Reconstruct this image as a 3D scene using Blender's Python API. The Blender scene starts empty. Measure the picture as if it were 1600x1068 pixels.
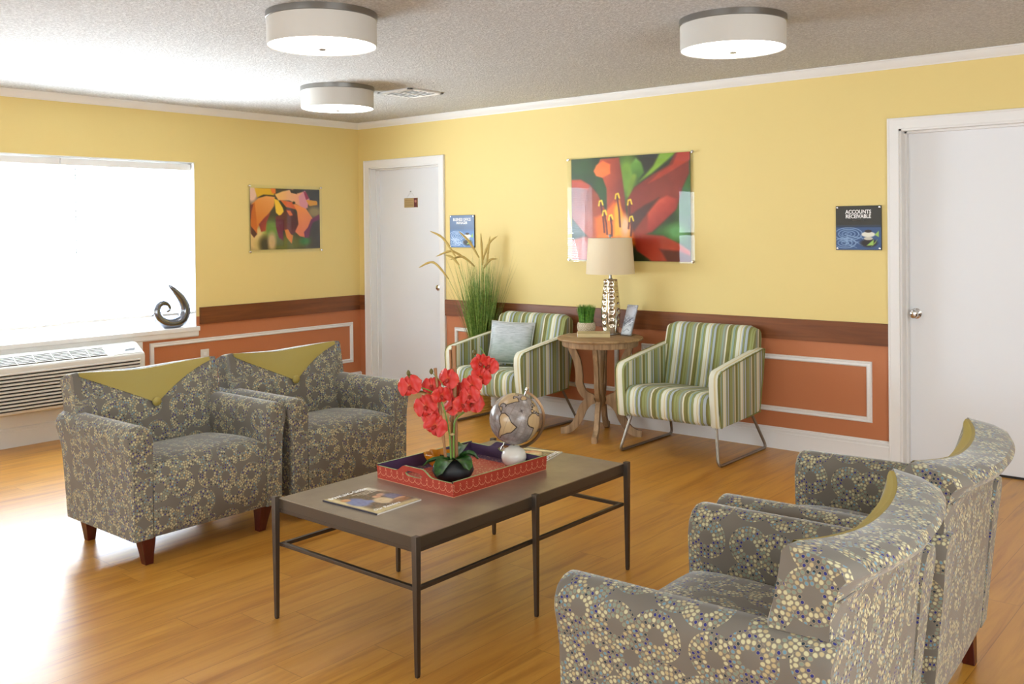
import bpy, bmesh, math, random
import numpy as np
from mathutils import Vector, Matrix, Euler
PI = math.pi
random.seed(7)
S = bpy.context.scene
C = S.collection

# ------------------------------------------------------------------ camera
F_PX, YAW, PITCH, ROLL, SY = 1481.51, 0.69862, -0.010055, -0.0106735, -162.29
cam = bpy.data.cameras.new('camera'); co = bpy.data.objects.new('camera', cam); C.objects.link(co)
cam.sensor_width = 36; cam.sensor_fit = 'HORIZONTAL'
cam.lens = F_PX * 36 / 1600; cam.shift_y = SY / 1600
co.matrix_world = (Matrix.Translation((6.7652, -5.8446, 1.4530)) @ Matrix.Rotation(YAW, 4, 'Z')
                   @ Matrix.Rotation(PI / 2 + PITCH, 4, 'X') @ Matrix.Rotation(ROLL, 4, 'Z'))
cam.clip_start = 0.05
S.camera = co

# ------------------------------------------------------------------ world, light, exposure
S.view_settings.view_transform = 'Standard'; S.view_settings.look = 'None'
S.view_settings.gamma = 1.0; S.view_settings.exposure = 0.32; S.view_settings.use_curve_mapping = False
w = bpy.data.worlds.new('sky'); S.world = w; w.use_nodes = True
bg = w.node_tree.nodes['Background']; bg.inputs['Color'].default_value = (0.86, 0.93, 1.0, 1); bg.inputs['Strength'].default_value = 2.5

def area(name, loc, direction, sx, sy, watts, col=(1, 1, 1)):
    l = bpy.data.lights.new(name, 'AREA'); l.shape = 'RECTANGLE'; l.size = sx; l.size_y = sy
    l.energy = watts; l.color = col
    o = bpy.data.objects.new(name, l); C.objects.link(o); o.location = loc
    o.rotation_euler = Vector(direction).to_track_quat('-Z', 'Y').to_euler(); return o
# daylight through the blinds window, a second window further along, plus two fill lamps added at made-up openings behind the camera
area('daylight_blinds_window', (-0.30, -2.75, 1.40), (1, 0, 0.25), 2.1, 1.3, 300, (0.80, 0.91, 1.0))
area('daylight_second_window', (-0.30, -6.95, 1.40), (1, 0, 0.35), 2.0, 1.3, 60, (0.80, 0.91, 1.0))
area('added_fill_front', (4.6, -8.75, 1.35), (0, 1, 0.35), 3.4, 1.9, 62, (0.88, 0.95, 1.0))
area('added_fill_side', (8.85, -4.6, 1.35), (-1, 0, 0.35), 3.0, 1.9, 105, (0.88, 0.95, 1.0))

# ------------------------------------------------------------------ helpers
def lin(r, g=None, b=None):
    if g is None: r, g, b = r
    f = lambda c: (c / 255 / 12.92) if c / 255 <= 0.04045 else ((c / 255 + 0.055) / 1.055) ** 2.4
    return (f(r), f(g), f(b), 1.0)

class NT:
    """small wrapper to write node graphs tersely"""
    def __init__(s, m): s.m = m; s.t = m.node_tree; s.p = s.t.nodes.get('Principled BSDF'); s.o = s.t.nodes.get('Material Output')
    def n(s, typ, **kw):
        d = s.t.nodes.new(typ)
        for k, v in kw.items():
            if k in ('i',):
                for kk, vv in v.items():
                    if isinstance(vv, bpy.types.NodeSocket): s.t.links.new(vv, d.inputs[kk])
                    else: d.inputs[kk].default_value = vv
            else: setattr(d, k, v)
        return d
    def math(s, op, a, b=None, c=None):
        d = s.t.nodes.new('ShaderNodeMath'); d.operation = op
        for k, v in enumerate((a, b, c)):
            if v is None: continue
            if isinstance(v, bpy.types.NodeSocket): s.t.links.new(v, d.inputs[k])
            else: d.inputs[k].default_value = v
        return d.outputs[0]
    def mix(s, fac, a, b):
        d = s.t.nodes.new('ShaderNodeMix'); d.data_type = 'RGBA'
        for k, v in ((0, fac), (6, a), (7, b)):
            if isinstance(v, bpy.types.NodeSocket): s.t.links.new(v, d.inputs[k])
            else: d.inputs[k].default_value = v
        return d.outputs[2]
    def ramp(s, fac, stops, interp='LINEAR'):
        d = s.t.nodes.new('ShaderNodeValToRGB'); d.color_ramp.interpolation = interp
        e = d.color_ramp.elements
        while len(e) < len(stops): e.new(0.5)
        for k, (p, c) in enumerate(stops): e[k].position = p; e[k].color = c
        s.t.links.new(fac, d.inputs[0]); return d.outputs[0]
    def link(s, a, b): s.t.links.new(a, b)
    def bump(s, h, strength, dist):
        d = s.n('ShaderNodeBump', i={'Height': h, 'Strength': strength, 'Distance': dist})
        s.link(d.outputs[0], s.p.inputs['Normal']); return d

def mat(name, col=(200, 200, 200), rough=0.5, metal=0.0, spec=0.5, **kw):
    m = bpy.data.materials.new(name); m.use_nodes = True; p = m.node_tree.nodes['Principled BSDF']
    p.inputs['Base Color'].default_value = lin(col); p.inputs['Roughness'].default_value = rough
    p.inputs['Metallic'].default_value = metal; p.inputs['Specular IOR Level'].default_value = spec
    for k, v in kw.items(): p.inputs[k.replace('_', ' ')].default_value = v
    return m

class MB:
    def __init__(s): s.v = []; s.f = []; s.uv = []; s.mi = []
    def face(s, idx, uvs=None, mi=0):
        s.f.append(list(idx)); s.mi.append(mi); s.uv.append(uvs)
    def poly(s, pts, uvs=None, mi=0):
        b = len(s.v); s.v += [tuple(p) for p in pts]; s.face(range(b, b + len(pts)), uvs, mi)
    def loft(s, rings, closed=True, cap=True, mi=0, loop=False, uvoff=(0, 0)):
        """rings: list of equal-length point lists"""
        b = len(s.v); n = len(rings[0]); R = [[Vector(p) for p in r] for r in rings]
        for r in R: s.v += [tuple(p) for p in r]
        mid = R[len(R) // 2]; U = [0.0]
        for k in range(n): U.append(U[-1] + (mid[(k + 1) % n] - mid[k]).length)
        V = [0.0]
        for a in range(len(R) - 1):
            V.append(V[-1] + sum((R[a + 1][k] - R[a][k]).length for k in range(n)) / n)
        V.append(V[-1])
        m = len(R)
        for a in range(m if loop else m - 1):
            a2 = (a + 1) % m
            for k in range(n if closed else n - 1):
                k2 = (k + 1) % n
                s.face([b + a * n + k, b + a * n + k2, b + a2 * n + k2, b + a2 * n + k],
                       [(U[k] + uvoff[0], V[a] + uvoff[1]), (U[k + 1] + uvoff[0], V[a] + uvoff[1]),
                        (U[k + 1] + uvoff[0], V[a + 1] + uvoff[1]), (U[k] + uvoff[0], V[a + 1] + uvoff[1])], mi)
        if cap and not loop and closed:
            for r, rev in ((0, True), (m - 1, False)):
                ids = list(range(b + r * n, b + r * n + n))
                if rev: ids.reverse()
                s.face(ids, None, mi)
        return s
    def grid(s, pts, mi=0, uvs=None, flip=False):
        b = len(s.v); nr = len(pts); nc = len(pts[0])
        for r in pts: s.v += [tuple(p) for p in r]
        for a in range(nr - 1):
            for k in range(nc - 1):
                q = [(a, k), (a, k + 1), (a + 1, k + 1), (a + 1, k)]
                if flip: q.reverse()
                s.face([b + i * nc + j for i, j in q], [uvs[i][j] for i, j in q] if uvs else None, mi)
    def tube(s, pts, r, n=10, cap=True, mi=0, loop=False):
        P = [Vector(p) for p in pts]; R = r if isinstance(r, (list, tuple)) else [r] * len(P)
        rings = []; up = None; m = len(P)
        for k, p in enumerate(P):
            if loop: t = (P[(k + 1) % m] - P[k - 1]).normalized()
            else: t = (P[min(k + 1, m - 1)] - P[max(k - 1, 0)]).normalized()
            if up is None:
                up = Vector((0, 0, 1)) if abs(t.z) < 0.9 else Vector((1, 0, 0))
            x = t.cross(up).normalized(); up = x.cross(t).normalized()
            rings.append([p + (x * math.cos(2 * PI * j / n) + up * math.sin(2 * PI * j / n)) * R[k] for j in range(n)])
        return s.loft(rings, True, cap and not loop, mi, loop)
    def lathe(s, prof, n=32, c=(0, 0, 0), mi=0, cap=True, sx=1, sy=1):
        rings = [[(c[0] + r * sx * math.cos(2 * PI * j / n), c[1] + r * sy * math.sin(2 * PI * j / n), c[2] + z) for j in range(n)] for r, z in prof]
        return s.loft(rings, True, cap, mi)
    def box(s, x0, x1, y0, y1, z0, z1, mi=0, M=None):
        V = [Vector((x, y, z)) for z in (z0, z1) for y in (y0, y1) for x in (x0, x1)]
        if M is not None: V = [M @ p for p in V]
        b = len(s.v); s.v += [tuple(p) for p in V]
        for q in ((0, 2, 3, 1), (4, 5, 7, 6), (0, 1, 5, 4), (2, 6, 7, 3), (0, 4, 6, 2), (1, 3, 7, 5)):
            s.face([b + k for k in q], None, mi)
        return s
    def prism(s, pts, axis, a0, a1, mi=0):
        """2D polygon extruded along axis ('x': pts are (y,z); 'y': (x,z); 'z': (x,y))"""
        f = {'x': lambda p, a: (a, p[0], p[1]), 'y': lambda p, a: (p[0], a, p[1]), 'z': lambda p, a: (p[0], p[1], a)}[axis]
        return s.loft([[f(p, a0) for p in pts], [f(p, a1) for p in pts]], True, True, mi)
    def build(s, name, mats, parent=None, smooth=True, angle=40, bevel=0, subsurf=0, doubles=False, boxuv=False, bseg=2, recalc=True):
        me = bpy.data.meshes.new(name); me.from_pydata(s.v, [], s.f)
        uvl = me.uv_layers.new(name='UVMap'); k = 0; data = np.zeros(len(me.loops) * 2, dtype=np.float32)
        for p, uv in zip(me.polygons, s.uv):
            n = p.normal
            ax = max(range(3), key=lambda i: abs(n[i]))
            for j, li in enumerate(p.loop_indices):
                if uv is not None and not boxuv: u = uv[j]
                else:
                    c = me.vertices[me.loops[li].vertex_index].co
                    u = ((c.y, c.z), (c.x, c.z), (c.x, c.y))[ax]
                data[li * 2] = u[0]; data[li * 2 + 1] = u[1]
        uvl.data.foreach_set('uv', data)
        me.polygons.foreach_set('material_index', s.mi)
        if recalc or doubles:
            bm = bmesh.new(); bm.from_mesh(me)
            if doubles: bmesh.ops.remove_doubles(bm, verts=bm.verts, dist=1e-5)
            if recalc: bmesh.ops.recalc_face_normals(bm, faces=bm.faces)
            bm.to_mesh(me); bm.free()
        for m in (mats if isinstance(mats, (list, tuple)) else [mats]): me.materials.append(m)
        o = bpy.data.objects.new(name, me); C.objects.link(o)
        if parent: o.parent = parent
        if smooth:
            me.shade_smooth()
            if subsurf == 0 and not bevel: me.set_sharp_from_angle(angle=math.radians(angle))
        if bevel:
            b = o.modifiers.new('bevel', 'BEVEL'); b.width = bevel; b.segments = bseg; b.limit_method = 'ANGLE'; b.angle_limit = math.radians(35); b.harden_normals = True
        if subsurf:
            b = o.modifiers.new('sub', 'SUBSURF'); b.levels = subsurf; b.render_levels = subsurf
        return o

def tag(o, label=None, cat=None, group=None, kind=None):
    if label: o['label'] = label
    if cat: o['category'] = cat
    if group: o['group'] = group
    if kind: o['kind'] = kind
    return o
def empty(name, loc, label, cat, rz=0, group=None):
    o = bpy.data.objects.new(name, None); C.objects.link(o); o.location = loc; o.rotation_euler = (0, 0, rz)
    o.empty_display_size = 0.1
    return tag(o, label, cat, group)
def struct(o): o['kind'] = 'structure'; return o
def dup(o, parent=None):
    c = o.copy(); C.objects.link(c)
    if parent: c.parent = parent
    for ch in list(o.children): dup(ch, c)
    return c
def text(name, body, size, M, m, parent=None, ext=0.0008, align='CENTER', sp=1.0, xs=1.0, shear=0, bold=0):
    cu = bpy.data.curves.new(name, 'FONT'); cu.body = body; cu.size = size; cu.extrude = ext; cu.align_x = align
    cu.align_y = 'CENTER'; cu.space_character = sp; cu.shear = shear; cu.offset = bold; cu.resolution_u = 3
    t = bpy.data.objects.new(name, cu); C.objects.link(t)
    bpy.context.view_layer.update()
    me = bpy.data.meshes.new_from_object(t.evaluated_get(bpy.context.evaluated_depsgraph_get()))
    bpy.data.objects.remove(t); bpy.data.curves.remove(cu)
    me.transform(Matrix.Diagonal((xs, 1, 1, 1))); me.transform(M); me.materials.clear(); me.materials.append(m); me.name = name
    o = bpy.data.objects.new(name, me); C.objects.link(o)
    if parent: o.parent = parent
    return o
def arc(cx, cy, r, a0, a1, n):
    return [(cx + r * math.cos(math.radians(a0 + (a1 - a0) * k / n)), cy + r * math.sin(math.radians(a0 + (a1 - a0) * k / n))) for k in range(n + 1)]
def spline(pts, n=8):
    P = [Vector(p) for p in pts]; out = []
    for k in range(len(P) - 1):
        p0 = P[max(k - 1, 0)]; p1 = P[k]; p2 = P[k + 1]; p3 = P[min(k + 2, len(P) - 1)]
        for j in range(n):
            t = j / n
            out.append(0.5 * ((2 * p1) + (-p0 + p2) * t + (2 * p0 - 5 * p1 + 4 * p2 - p3) * t * t + (-p0 + 3 * p1 - 3 * p2 + p3) * t ** 3))
    out.append(P[-1]); return out

# ------------------------------------------------------------------ painted panels (photographic prints as vertex colours)
def sdf_poly(X, Y, P):
    d = np.full(X.shape, 1e9); inside = np.zeros(X.shape, bool); n = len(P)
    for k in range(n):
        ax, ay = P[k]; bx, by = P[(k + 1) % n]
        ex, ey = bx - ax, by - ay; wx, wy = X - ax, Y - ay
        t = np.clip((wx * ex + wy * ey) / (ex * ex + ey * ey + 1e-12), 0, 1)
        d = np.minimum(d, (wx - ex * t) ** 2 + (wy - ey * t) ** 2)
        c = ((ay <= Y) & (by > Y)) | ((by <= Y) & (ay > Y))
        xi = ax + (Y - ay) / (by - ay + 1e-12) * ex
        inside ^= c & (X < xi)
    d = np.sqrt(d); return np.where(inside, d, -d)
class Paint:
    """canvas in its own units, y downwards"""
    def __init__(s, x0, y0, x1, y1, nx, ny, base):
        s.ext = (x0, y0, x1, y1); s.nx = nx; s.ny = ny
        s.X, s.Y = np.meshgrid(np.linspace(x0, x1, nx), np.linspace(y0, y1, ny))
        s.c = np.zeros((ny, nx, 3)); s.c[:] = base
    def _put(s, a, col, col2=None, ang=0):
        col = np.array(col, float)
        if col2 is not None:
            gx = s.X * math.cos(ang) + s.Y * math.sin(ang); m = a > 0.5
            if m.any():
                lo, hi = gx[m].min(), gx[m].max(); t = np.clip((gx - lo) / (hi - lo + 1e-9), 0, 1)[..., None]
                col = col * (1 - t) + np.array(col2, float) * t
        s.c = s.c * (1 - a[..., None]) + col * a[..., None]
    def poly(s, P, col, soft=3, col2=None, ang=0):
        d = sdf_poly(s.X, s.Y, P); s._put(np.clip(0.5 + d / soft, 0, 1), col, col2, ang)
    def blob(s, cx, cy, rx, ry, col, soft=0.5, rot=0):
        dx, dy = s.X - cx, s.Y - cy; a = math.radians(rot)
        u = (dx * math.cos(a) + dy * math.sin(a)) / rx; v = (-dx * math.sin(a) + dy * math.cos(a)) / ry
        r = np.sqrt(u * u + v * v); s._put(np.clip((1 - r) / soft + 0.5, 0, 1), col)
    def line(s, P, wd, col, soft=2):
        d = np.full(s.X.shape, 1e9)
        for (ax, ay), (bx, by) in zip(P[:-1], P[1:]):
            ex, ey = bx - ax, by - ay; wx, wy = s.X - ax, s.Y - ay
            t = np.clip((wx * ex + wy * ey) / (ex * ex + ey * ey + 1e-12), 0, 1)
            d = np.minimum(d, np.sqrt((wx - ex * t) ** 2 + (wy - ey * t) ** 2))
        s._put(np.clip(0.5 + (wd / 2 - d) / soft, 0, 1), col)
    def noise(s, amt, seed=1, cell=6):
        r = np.random.RandomState(seed); g = r.rand(s.ny // cell + 2, s.nx // cell + 2)
        yi = np.linspace(0, g.shape[0] - 1.001, s.ny); xi = np.linspace(0, g.shape[1] - 1.001, s.nx)
        y0 = yi.astype(int); x0 = xi.astype(int); fy = (yi - y0)[:, None]; fx = (xi - x0)[None]
        v = (g[np.ix_(y0, x0)] * (1 - fy) * (1 - fx) + g[np.ix_(y0 + 1, x0)] * fy * (1 - fx) + g[np.ix_(y0, x0 + 1)] * (1 - fy) * fx + g[np.ix_(y0 + 1, x0 + 1)] * fy * fx)
        s.c += (v - 0.5)[..., None] * amt
    def punch(s, k=1.25, m=112): s.c = (s.c - m) * k + m - 8
    def linear(s):
        c = np.clip(s.c, 0, 255) / 255; return np.where(c <= 0.04045, c / 12.92, ((c + 0.055) / 1.055) ** 2.4)
    def build(s, name, fn, m, parent):
        """fn(u,v)->point with u right 0..1, v down 0..1"""
        nx, ny = s.nx, s.ny
        V = [tuple(fn(i / (nx - 1), j / (ny - 1))) for j in range(ny) for i in range(nx)]
        Fc = [(j * nx + i, (j + 1) * nx + i, (j + 1) * nx + i + 1, j * nx + i + 1) for j in range(ny - 1) for i in range(nx - 1)]
        me = bpy.data.meshes.new(name); me.from_pydata(V, [], Fc)
        a = me.color_attributes.new('Col', 'FLOAT_COLOR', 'POINT'); L = s.linear().reshape(-1, 3)
        a.data.foreach_set('color', np.concatenate([L, np.ones((len(L), 1))], 1).astype(np.float32).ravel())
        me.materials.append(m); me.shade_smooth()
        o = bpy.data.objects.new(name, me); C.objects.link(o); o.parent = parent; return o
def printmat(name, rough=0.35):
    m = mat(name, rough=rough); t = NT(m); a = t.n('ShaderNodeAttribute', attribute_name='Col'); t.link(a.outputs['Color'], t.p.inputs['Base Color']); return m

# ------------------------------------------------------------------ materials
def wall_material():
    m = mat('painted wall', rough=0.6); t = NT(m)
    g = t.n('ShaderNodeNewGeometry'); sx = t.n('ShaderNodeSeparateXYZ', i={0: g.outputs['Position']})
    up = t.math('GREATER_THAN', sx.outputs[2], 0.78)
    c = t.mix(up, lin(184, 114, 72), lin(226, 203, 132))
    t.link(c, t.p.inputs['Base Color'])
    nz = t.n('ShaderNodeTexNoise', i={'Vector': g.outputs['Position'], 'Scale': 55.0, 'Detail': 3.0})
    t.bump(nz.outputs[0], 0.12, 0.004); return m
M_wall = wall_material()
def ceiling_material():
    m = mat('popcorn ceiling', (226, 225, 222), rough=0.9); t = NT(m)
    g = t.n('ShaderNodeNewGeometry')
    n1 = t.n('ShaderNodeTexNoise', i={'Vector': g.outputs['Position'], 'Scale': 72.0, 'Detail': 4.0, 'Roughness': 0.7})
    r = t.ramp(n1.outputs[0], [(0.38, (0, 0, 0, 1)), (0.62, (1, 1, 1, 1))])
    c = t.mix(r, lin(205, 203, 199), lin(238, 237, 234)); t.link(c, t.p.inputs['Base Color'])
    t.bump(r, 0.9, 0.009); return m
M_ceil = ceiling_material()
def floor_material():
    m = mat('plank floor', rough=0.3); t = NT(m)
    g = t.n('ShaderNodeNewGeometry'); sp = t.n('ShaderNodeSeparateXYZ', i={0: g.outputs['Position']})
    X, Y = sp.outputs[0], sp.outputs[1]
    row = t.math('FLOOR', t.math('DIVIDE', X, 0.152)); fx = t.math('FRACT', t.math('DIVIDE', X, 0.152))
    off = t.n('ShaderNodeTexWhiteNoise', noise_dimensions='1D', i={'W': row})
    yy = t.math('ADD', t.math('DIVIDE', Y, 1.22), t.math('MULTIPLY', off.outputs[0], 5.0))
    seg = t.math('FLOOR', yy); fy = t.math('FRACT', yy)
    cv = t.n('ShaderNodeCombineXYZ', i={0: row, 1: seg, 2: 0.0})
    wn = t.n('ShaderNodeTexWhiteNoise', noise_dimensions='2D', i={'Vector': cv.outputs[0]})
    gc = t.n('ShaderNodeCombineXYZ', i={0: t.math('MULTIPLY', X, 22.0), 1: t.math('MULTIPLY', Y, 1.6), 2: t.math('MULTIPLY', wn.outputs[0], 40.0)})
    n1 = t.n('ShaderNodeTexNoise', i={'Vector': gc.outputs[0], 'Scale': 1.0, 'Detail': 6.0, 'Roughness': 0.62, 'Distortion': 0.6})
    gc2 = t.n('ShaderNodeCombineXYZ', i={0: t.math('MULTIPLY', X, 5.0), 1: t.math('MULTIPLY', Y, 0.7), 2: t.math('MULTIPLY', wn.outputs[0], 17.0)})
    n2 = t.n('ShaderNodeTexNoise', i={'Vector': gc2.outputs[0], 'Scale': 1.0, 'Detail': 4.0, 'Distortion': 1.2})
    c = t.ramp(n1.outputs[0], [(0.28, lin(148, 90, 26)), (0.5, lin(200, 142, 56)), (0.75, lin(218, 164, 76))])
    c2 = t.ramp(n2.outputs[0], [(0.3, lin(172, 112, 40)), (0.7, lin(220, 166, 76))])
    c = t.mix(0.36, c, c2)
    c = t.mix(t.math('MULTIPLY', wn.outputs[0], 0.14), c, lin(166, 102, 32))
    e1 = t.math('LESS_THAN', t.math('MINIMUM', fx, t.math('SUBTRACT', 1.0, fx)), 0.008)
    e2 = t.math('LESS_THAN', fy, 0.0022)
    c = t.mix(t.math('MULTIPLY', t.math('MAXIMUM', e1, e2), 0.5), c, lin(110, 66, 24))
    t.link(c, t.p.inputs['Base Color'])
    rr = t.n('ShaderNodeMapRange', i={0: n1.outputs[0], 3: 0.24, 4: 0.40}); t.link(rr.outputs[0], t.p.inputs['Roughness'])
    t.bump(n1.outputs[0], 0.10, 0.0015); return m
M_floor = floor_material()
M_trim = mat('white trim paint', (228, 227, 224), rough=0.35)
M_door = mat('white door paint', (226, 228, 230), rough=0.4)
def wood_material(name, a, b, axis=0, sc=18, rough=0.4):
    m = mat(name, rough=rough); t = NT(m); tc = t.n('ShaderNodeTexCoord'); sp = t.n('ShaderNodeSeparateXYZ', i={0: tc.outputs['Object']})
    k = [sc, sc, sc]; k[axis] = sc * 0.07
    cv = t.n('ShaderNodeCombineXYZ', i={0: t.math('MULTIPLY', sp.outputs[0], k[0]), 1: t.math('MULTIPLY', sp.outputs[1], k[1]), 2: t.math('MULTIPLY', sp.outputs[2], k[2])})
    n = t.n('ShaderNodeTexNoise', i={'Vector': cv.outputs[0], 'Scale': 1.0, 'Detail': 5.0, 'Roughness': 0.6, 'Distortion': 0.7})
    t.link(t.ramp(n.outputs[0], [(0.3, lin(a)), (0.7, lin(b))]), t.p.inputs['Base Color']); return m
M_rail_x = wood_material('stained rail board', (98, 52, 22), (132, 76, 36), 0, 22)
M_rail_y = wood_material('stained rail board along window wall', (98, 52, 22), (132, 76, 36), 1, 22)
M_cherry = wood_material('dark cherry leg', (58, 16, 12), (84, 28, 20), 2, 30, 0.3)
M_oak = wood_material('weathered oak', (120, 92, 62), (184, 152, 114), 2, 34, 0.65)
M_oaktop = wood_material('weathered oak top', (128, 98, 64), (182, 150, 108), 0, 30, 0.6)
M_bamboo = wood_material('bamboo stake', (122, 76, 40), (172, 124, 78), 2, 60, 0.5)

def dotted_fabric():
    m = mat('dotted ring upholstery', rough=0.85, spec=0.25); t = NT(m)
    t.p.inputs['Sheen Weight'].default_value = 0.5; t.p.inputs['Sheen Roughness'].default_value = 0.35
    uv = t.n('ShaderNodeUVMap'); Sc = 1 / 0.108
    vm = t.n('ShaderNodeVectorMath', operation='SCALE', i={0: uv.outputs[0], 'Scale': Sc})
    vo = t.n('ShaderNodeTexVoronoi', voronoi_dimensions='2D', feature='F1', i={'Vector': vm.outputs[0], 'Scale': 1.0, 'Randomness': 0.55})
    dv = t.n('ShaderNodeVectorMath', operation='SUBTRACT', i={0: vm.outputs[0], 1: vo.outputs['Position']})
    sp = t.n('ShaderNodeSeparateXYZ', i={0: dv.outputs[0]}); dx, dy = sp.outputs[0], sp.outputs[1]
    r = t.math('SQRT', t.math('ADD', t.math('MULTIPLY', dx, dx), t.math('MULTIPLY', dy, dy)))
    r0 = 0.190; w_ = 0.106
    q = t.math('DIVIDE', t.math('SUBTRACT', r, r0), w_); k = t.math('FLOOR', q)
    rk = t.math('ADD', t.math('MULTIPLY', t.math('ADD', k, 0.5), w_), r0)
    N = t.math('FLOOR', t.math('DIVIDE', t.math('MULTIPLY', rk, 2 * PI), 0.104)); N = t.math('MAXIMUM', N, 1.0)
    th = t.math('ADD', t.math('DIVIDE', t.math('ARCTAN2', dy, dx), 2 * PI), 0.5)
    a = t.math('MULTIPLY', th, N); ia = t.math('FLOOR', a); fa = t.math('SUBTRACT', t.math('FRACT', a), 0.5)
    al = t.math('DIVIDE', t.math('MULTIPLY', t.math('MULTIPLY', fa, 2 * PI), rk), N)
    ra = t.math('MULTIPLY', t.math('SUBTRACT', t.math('FRACT', q), 0.5), w_)
    dd = t.math('SQRT', t.math('ADD', t.math('MULTIPLY', al, al), t.math('MULTIPLY', t.math('MULTIPLY', ra, ra), 0.8)))
    hp = t.n('ShaderNodeSeparateXYZ', i={0: vo.outputs['Position']})
    hv = t.n('ShaderNodeCombineXYZ', i={0: t.math('ADD', ia, t.math('MULTIPLY', t.math('ROUND', t.math('MULTIPLY', hp.outputs[0], 10.0)), 1.7)), 1: t.math('ROUND', t.math('MULTIPLY', hp.outputs[1], 10.0)), 2: k})
    wn = t.n('ShaderNodeTexWhiteNoise', noise_dimensions='3D', i={'Vector': hv.outputs[0]})
    size = t.math('ADD', 0.0395, t.math('MULTIPLY', wn.outputs[0], -0.010)); hashv = wn.outputs[0]
    outside = t.math('MULTIPLY', t.math('GREATER_THAN', r, r0), t.math('LESS_THAN', r, r0 + 3.5 * w_))
    dot = t.math('MULTIPLY', t.math('LESS_THAN', dd, size), outside)
    halo = t.math('MULTIPLY', t.math('LESS_THAN', dd, t.math('ADD', size, 0.012)), outside)
    base = lin(118, 109, 98)
    n = t.n('ShaderNodeTexNoise', i={'Vector': uv.outputs[0], 'Scale': 9.0, 'Detail': 2.0})
    bc = t.mix(n.outputs[0], lin(104, 97, 88), lin(118, 112, 102))
    bc = t.mix(t.math('MULTIPLY', halo, 0.55), bc, lin(160, 146, 116))
    dc = t.ramp(hashv, [(0.0, lin(186, 180, 142)), (0.26, lin(176, 160, 120)), (0.38, lin(122, 134, 118)), (0.60, lin(102, 136, 150)), (0.74, lin(48, 50, 112)), (0.90, lin(44, 56, 66))], 'CONSTANT')
    t.link(t.mix(dot, bc, dc), t.p.inputs['Base Color'])
    wv = t.n('ShaderNodeTexNoise', i={'Vector': uv.outputs[0], 'Scale': 900.0, 'Detail': 1.0}); t.bump(wv.outputs[0], 0.12, 0.001)
    return m
M_fab = dotted_fabric()
M_olive = mat('olive vinyl', (160, 142, 72), rough=0.42, spec=0.35)
def striped_fabric():
    m = mat('striped upholstery', rough=0.85, spec=0.25); t = NT(m)
    t.p.inputs['Sheen Weight'].default_value = 0.15
    uv = t.n('ShaderNodeUVMap'); sp = t.n('ShaderNodeSeparateXYZ', i={0: uv.outputs[0]})
    f = t.math('FRACT', t.math('DIVIDE', sp.outputs[0], 0.228))
    W, LV, GR, OL, SG, CR, TN, DK = lin(218, 218, 200), lin(168, 178, 182), lin(146, 152, 98), lin(124, 122, 66), lin(142, 164, 150), lin(206, 194, 148), lin(146, 144, 120), lin(92, 88, 48)
    seq = [(0, W), (.09, CR), (.125, W), (.155, LV), (.195, DK), (.205, GR), (.245, OL), (.26, LV), (.335, DK), (.345, OL), (.40, GR), (.46, OL), (.475, GR), (.53, TN), (.56, SG), (.60, TN), (.66, W), (.69, CR), (.71, DK), (.72, OL), (.80, DK), (.815, GR), (.85, CR), (.865, SG), (.93, OL), (.945, GR)]
    # two ramps are needed for the number of bands
    a = t.ramp(t.math('MULTIPLY', f, 2.0), [(p * 2, c) for p, c in seq if p < 0.5][:16], 'CONSTANT')
    b = t.ramp(t.math('SUBTRACT', t.math('MULTIPLY', f, 2.0), 1.0), [(0, GR)] + [((p - .5) * 2, c) for p, c in seq if p >= 0.5], 'CONSTANT')
    c = t.mix(t.math('GREATER_THAN', f, 0.5), a, b)
    t.link(c, t.p.inputs['Base Color'])
    wv = t.n('ShaderNodeTexNoise', i={'Vector': uv.outputs[0], 'Scale': 700.0}); t.bump(wv.outputs[0], 0.12, 0.001)
    return m
M_str = striped_fabric()
M_steel = mat('brushed steel', (150, 143, 132), rough=0.38, metal=0.9)
M_nickel = mat('brushed nickel', (150, 148, 144), rough=0.3, metal=1.0)
M_chrome = mat('polished chrome', (215, 214, 212), rough=0.12, metal=1.0)
M_iron = mat('forged dark iron', (86, 76, 66), rough=0.45, metal=0.75)
def top_material():
    m = mat('hammered taupe metal top', (128, 116, 102), rough=0.34, metal=0.35); t = NT(m); tc = t.n('ShaderNodeTexCoord')
    n = t.n('ShaderNodeTexNoise', i={'Vector': tc.outputs['Object'], 'Scale': 6.0, 'Detail': 5.0, 'Roughness': 0.6})
    t.link(t.ramp(n.outputs[0], [(0.3, lin(124, 112, 96)), (0.7, lin(150, 136, 116))]), t.p.inputs['Base Color']); return m
M_top = top_material()
M_plastic = mat('off white plastic', (214, 211, 204), rough=0.4)
M_dark = mat('dark recess', (34, 32, 30), rough=0.7)
M_black = mat('black lacquer', (22, 24, 26), rough=0.4)
def blind_material():
    m = bpy.data.materials.new('white blind slat'); m.use_nodes = True; t = NT(m); t.t.nodes.remove(t.p)
    d = t.n('ShaderNodeBsdfDiffuse', i={'Color': (0.86, 0.87, 0.88, 1)}); tr = t.n('ShaderNodeBsdfTranslucent', i={'Color': (0.80, 0.82, 0.84, 1)})
    mx = t.n('ShaderNodeMixShader', i={0: 0.5, 1: d.outputs[0], 2: tr.outputs[0]}); t.link(mx.outputs[0], t.o.inputs[0]); return m
M_blind = blind_material()
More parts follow.
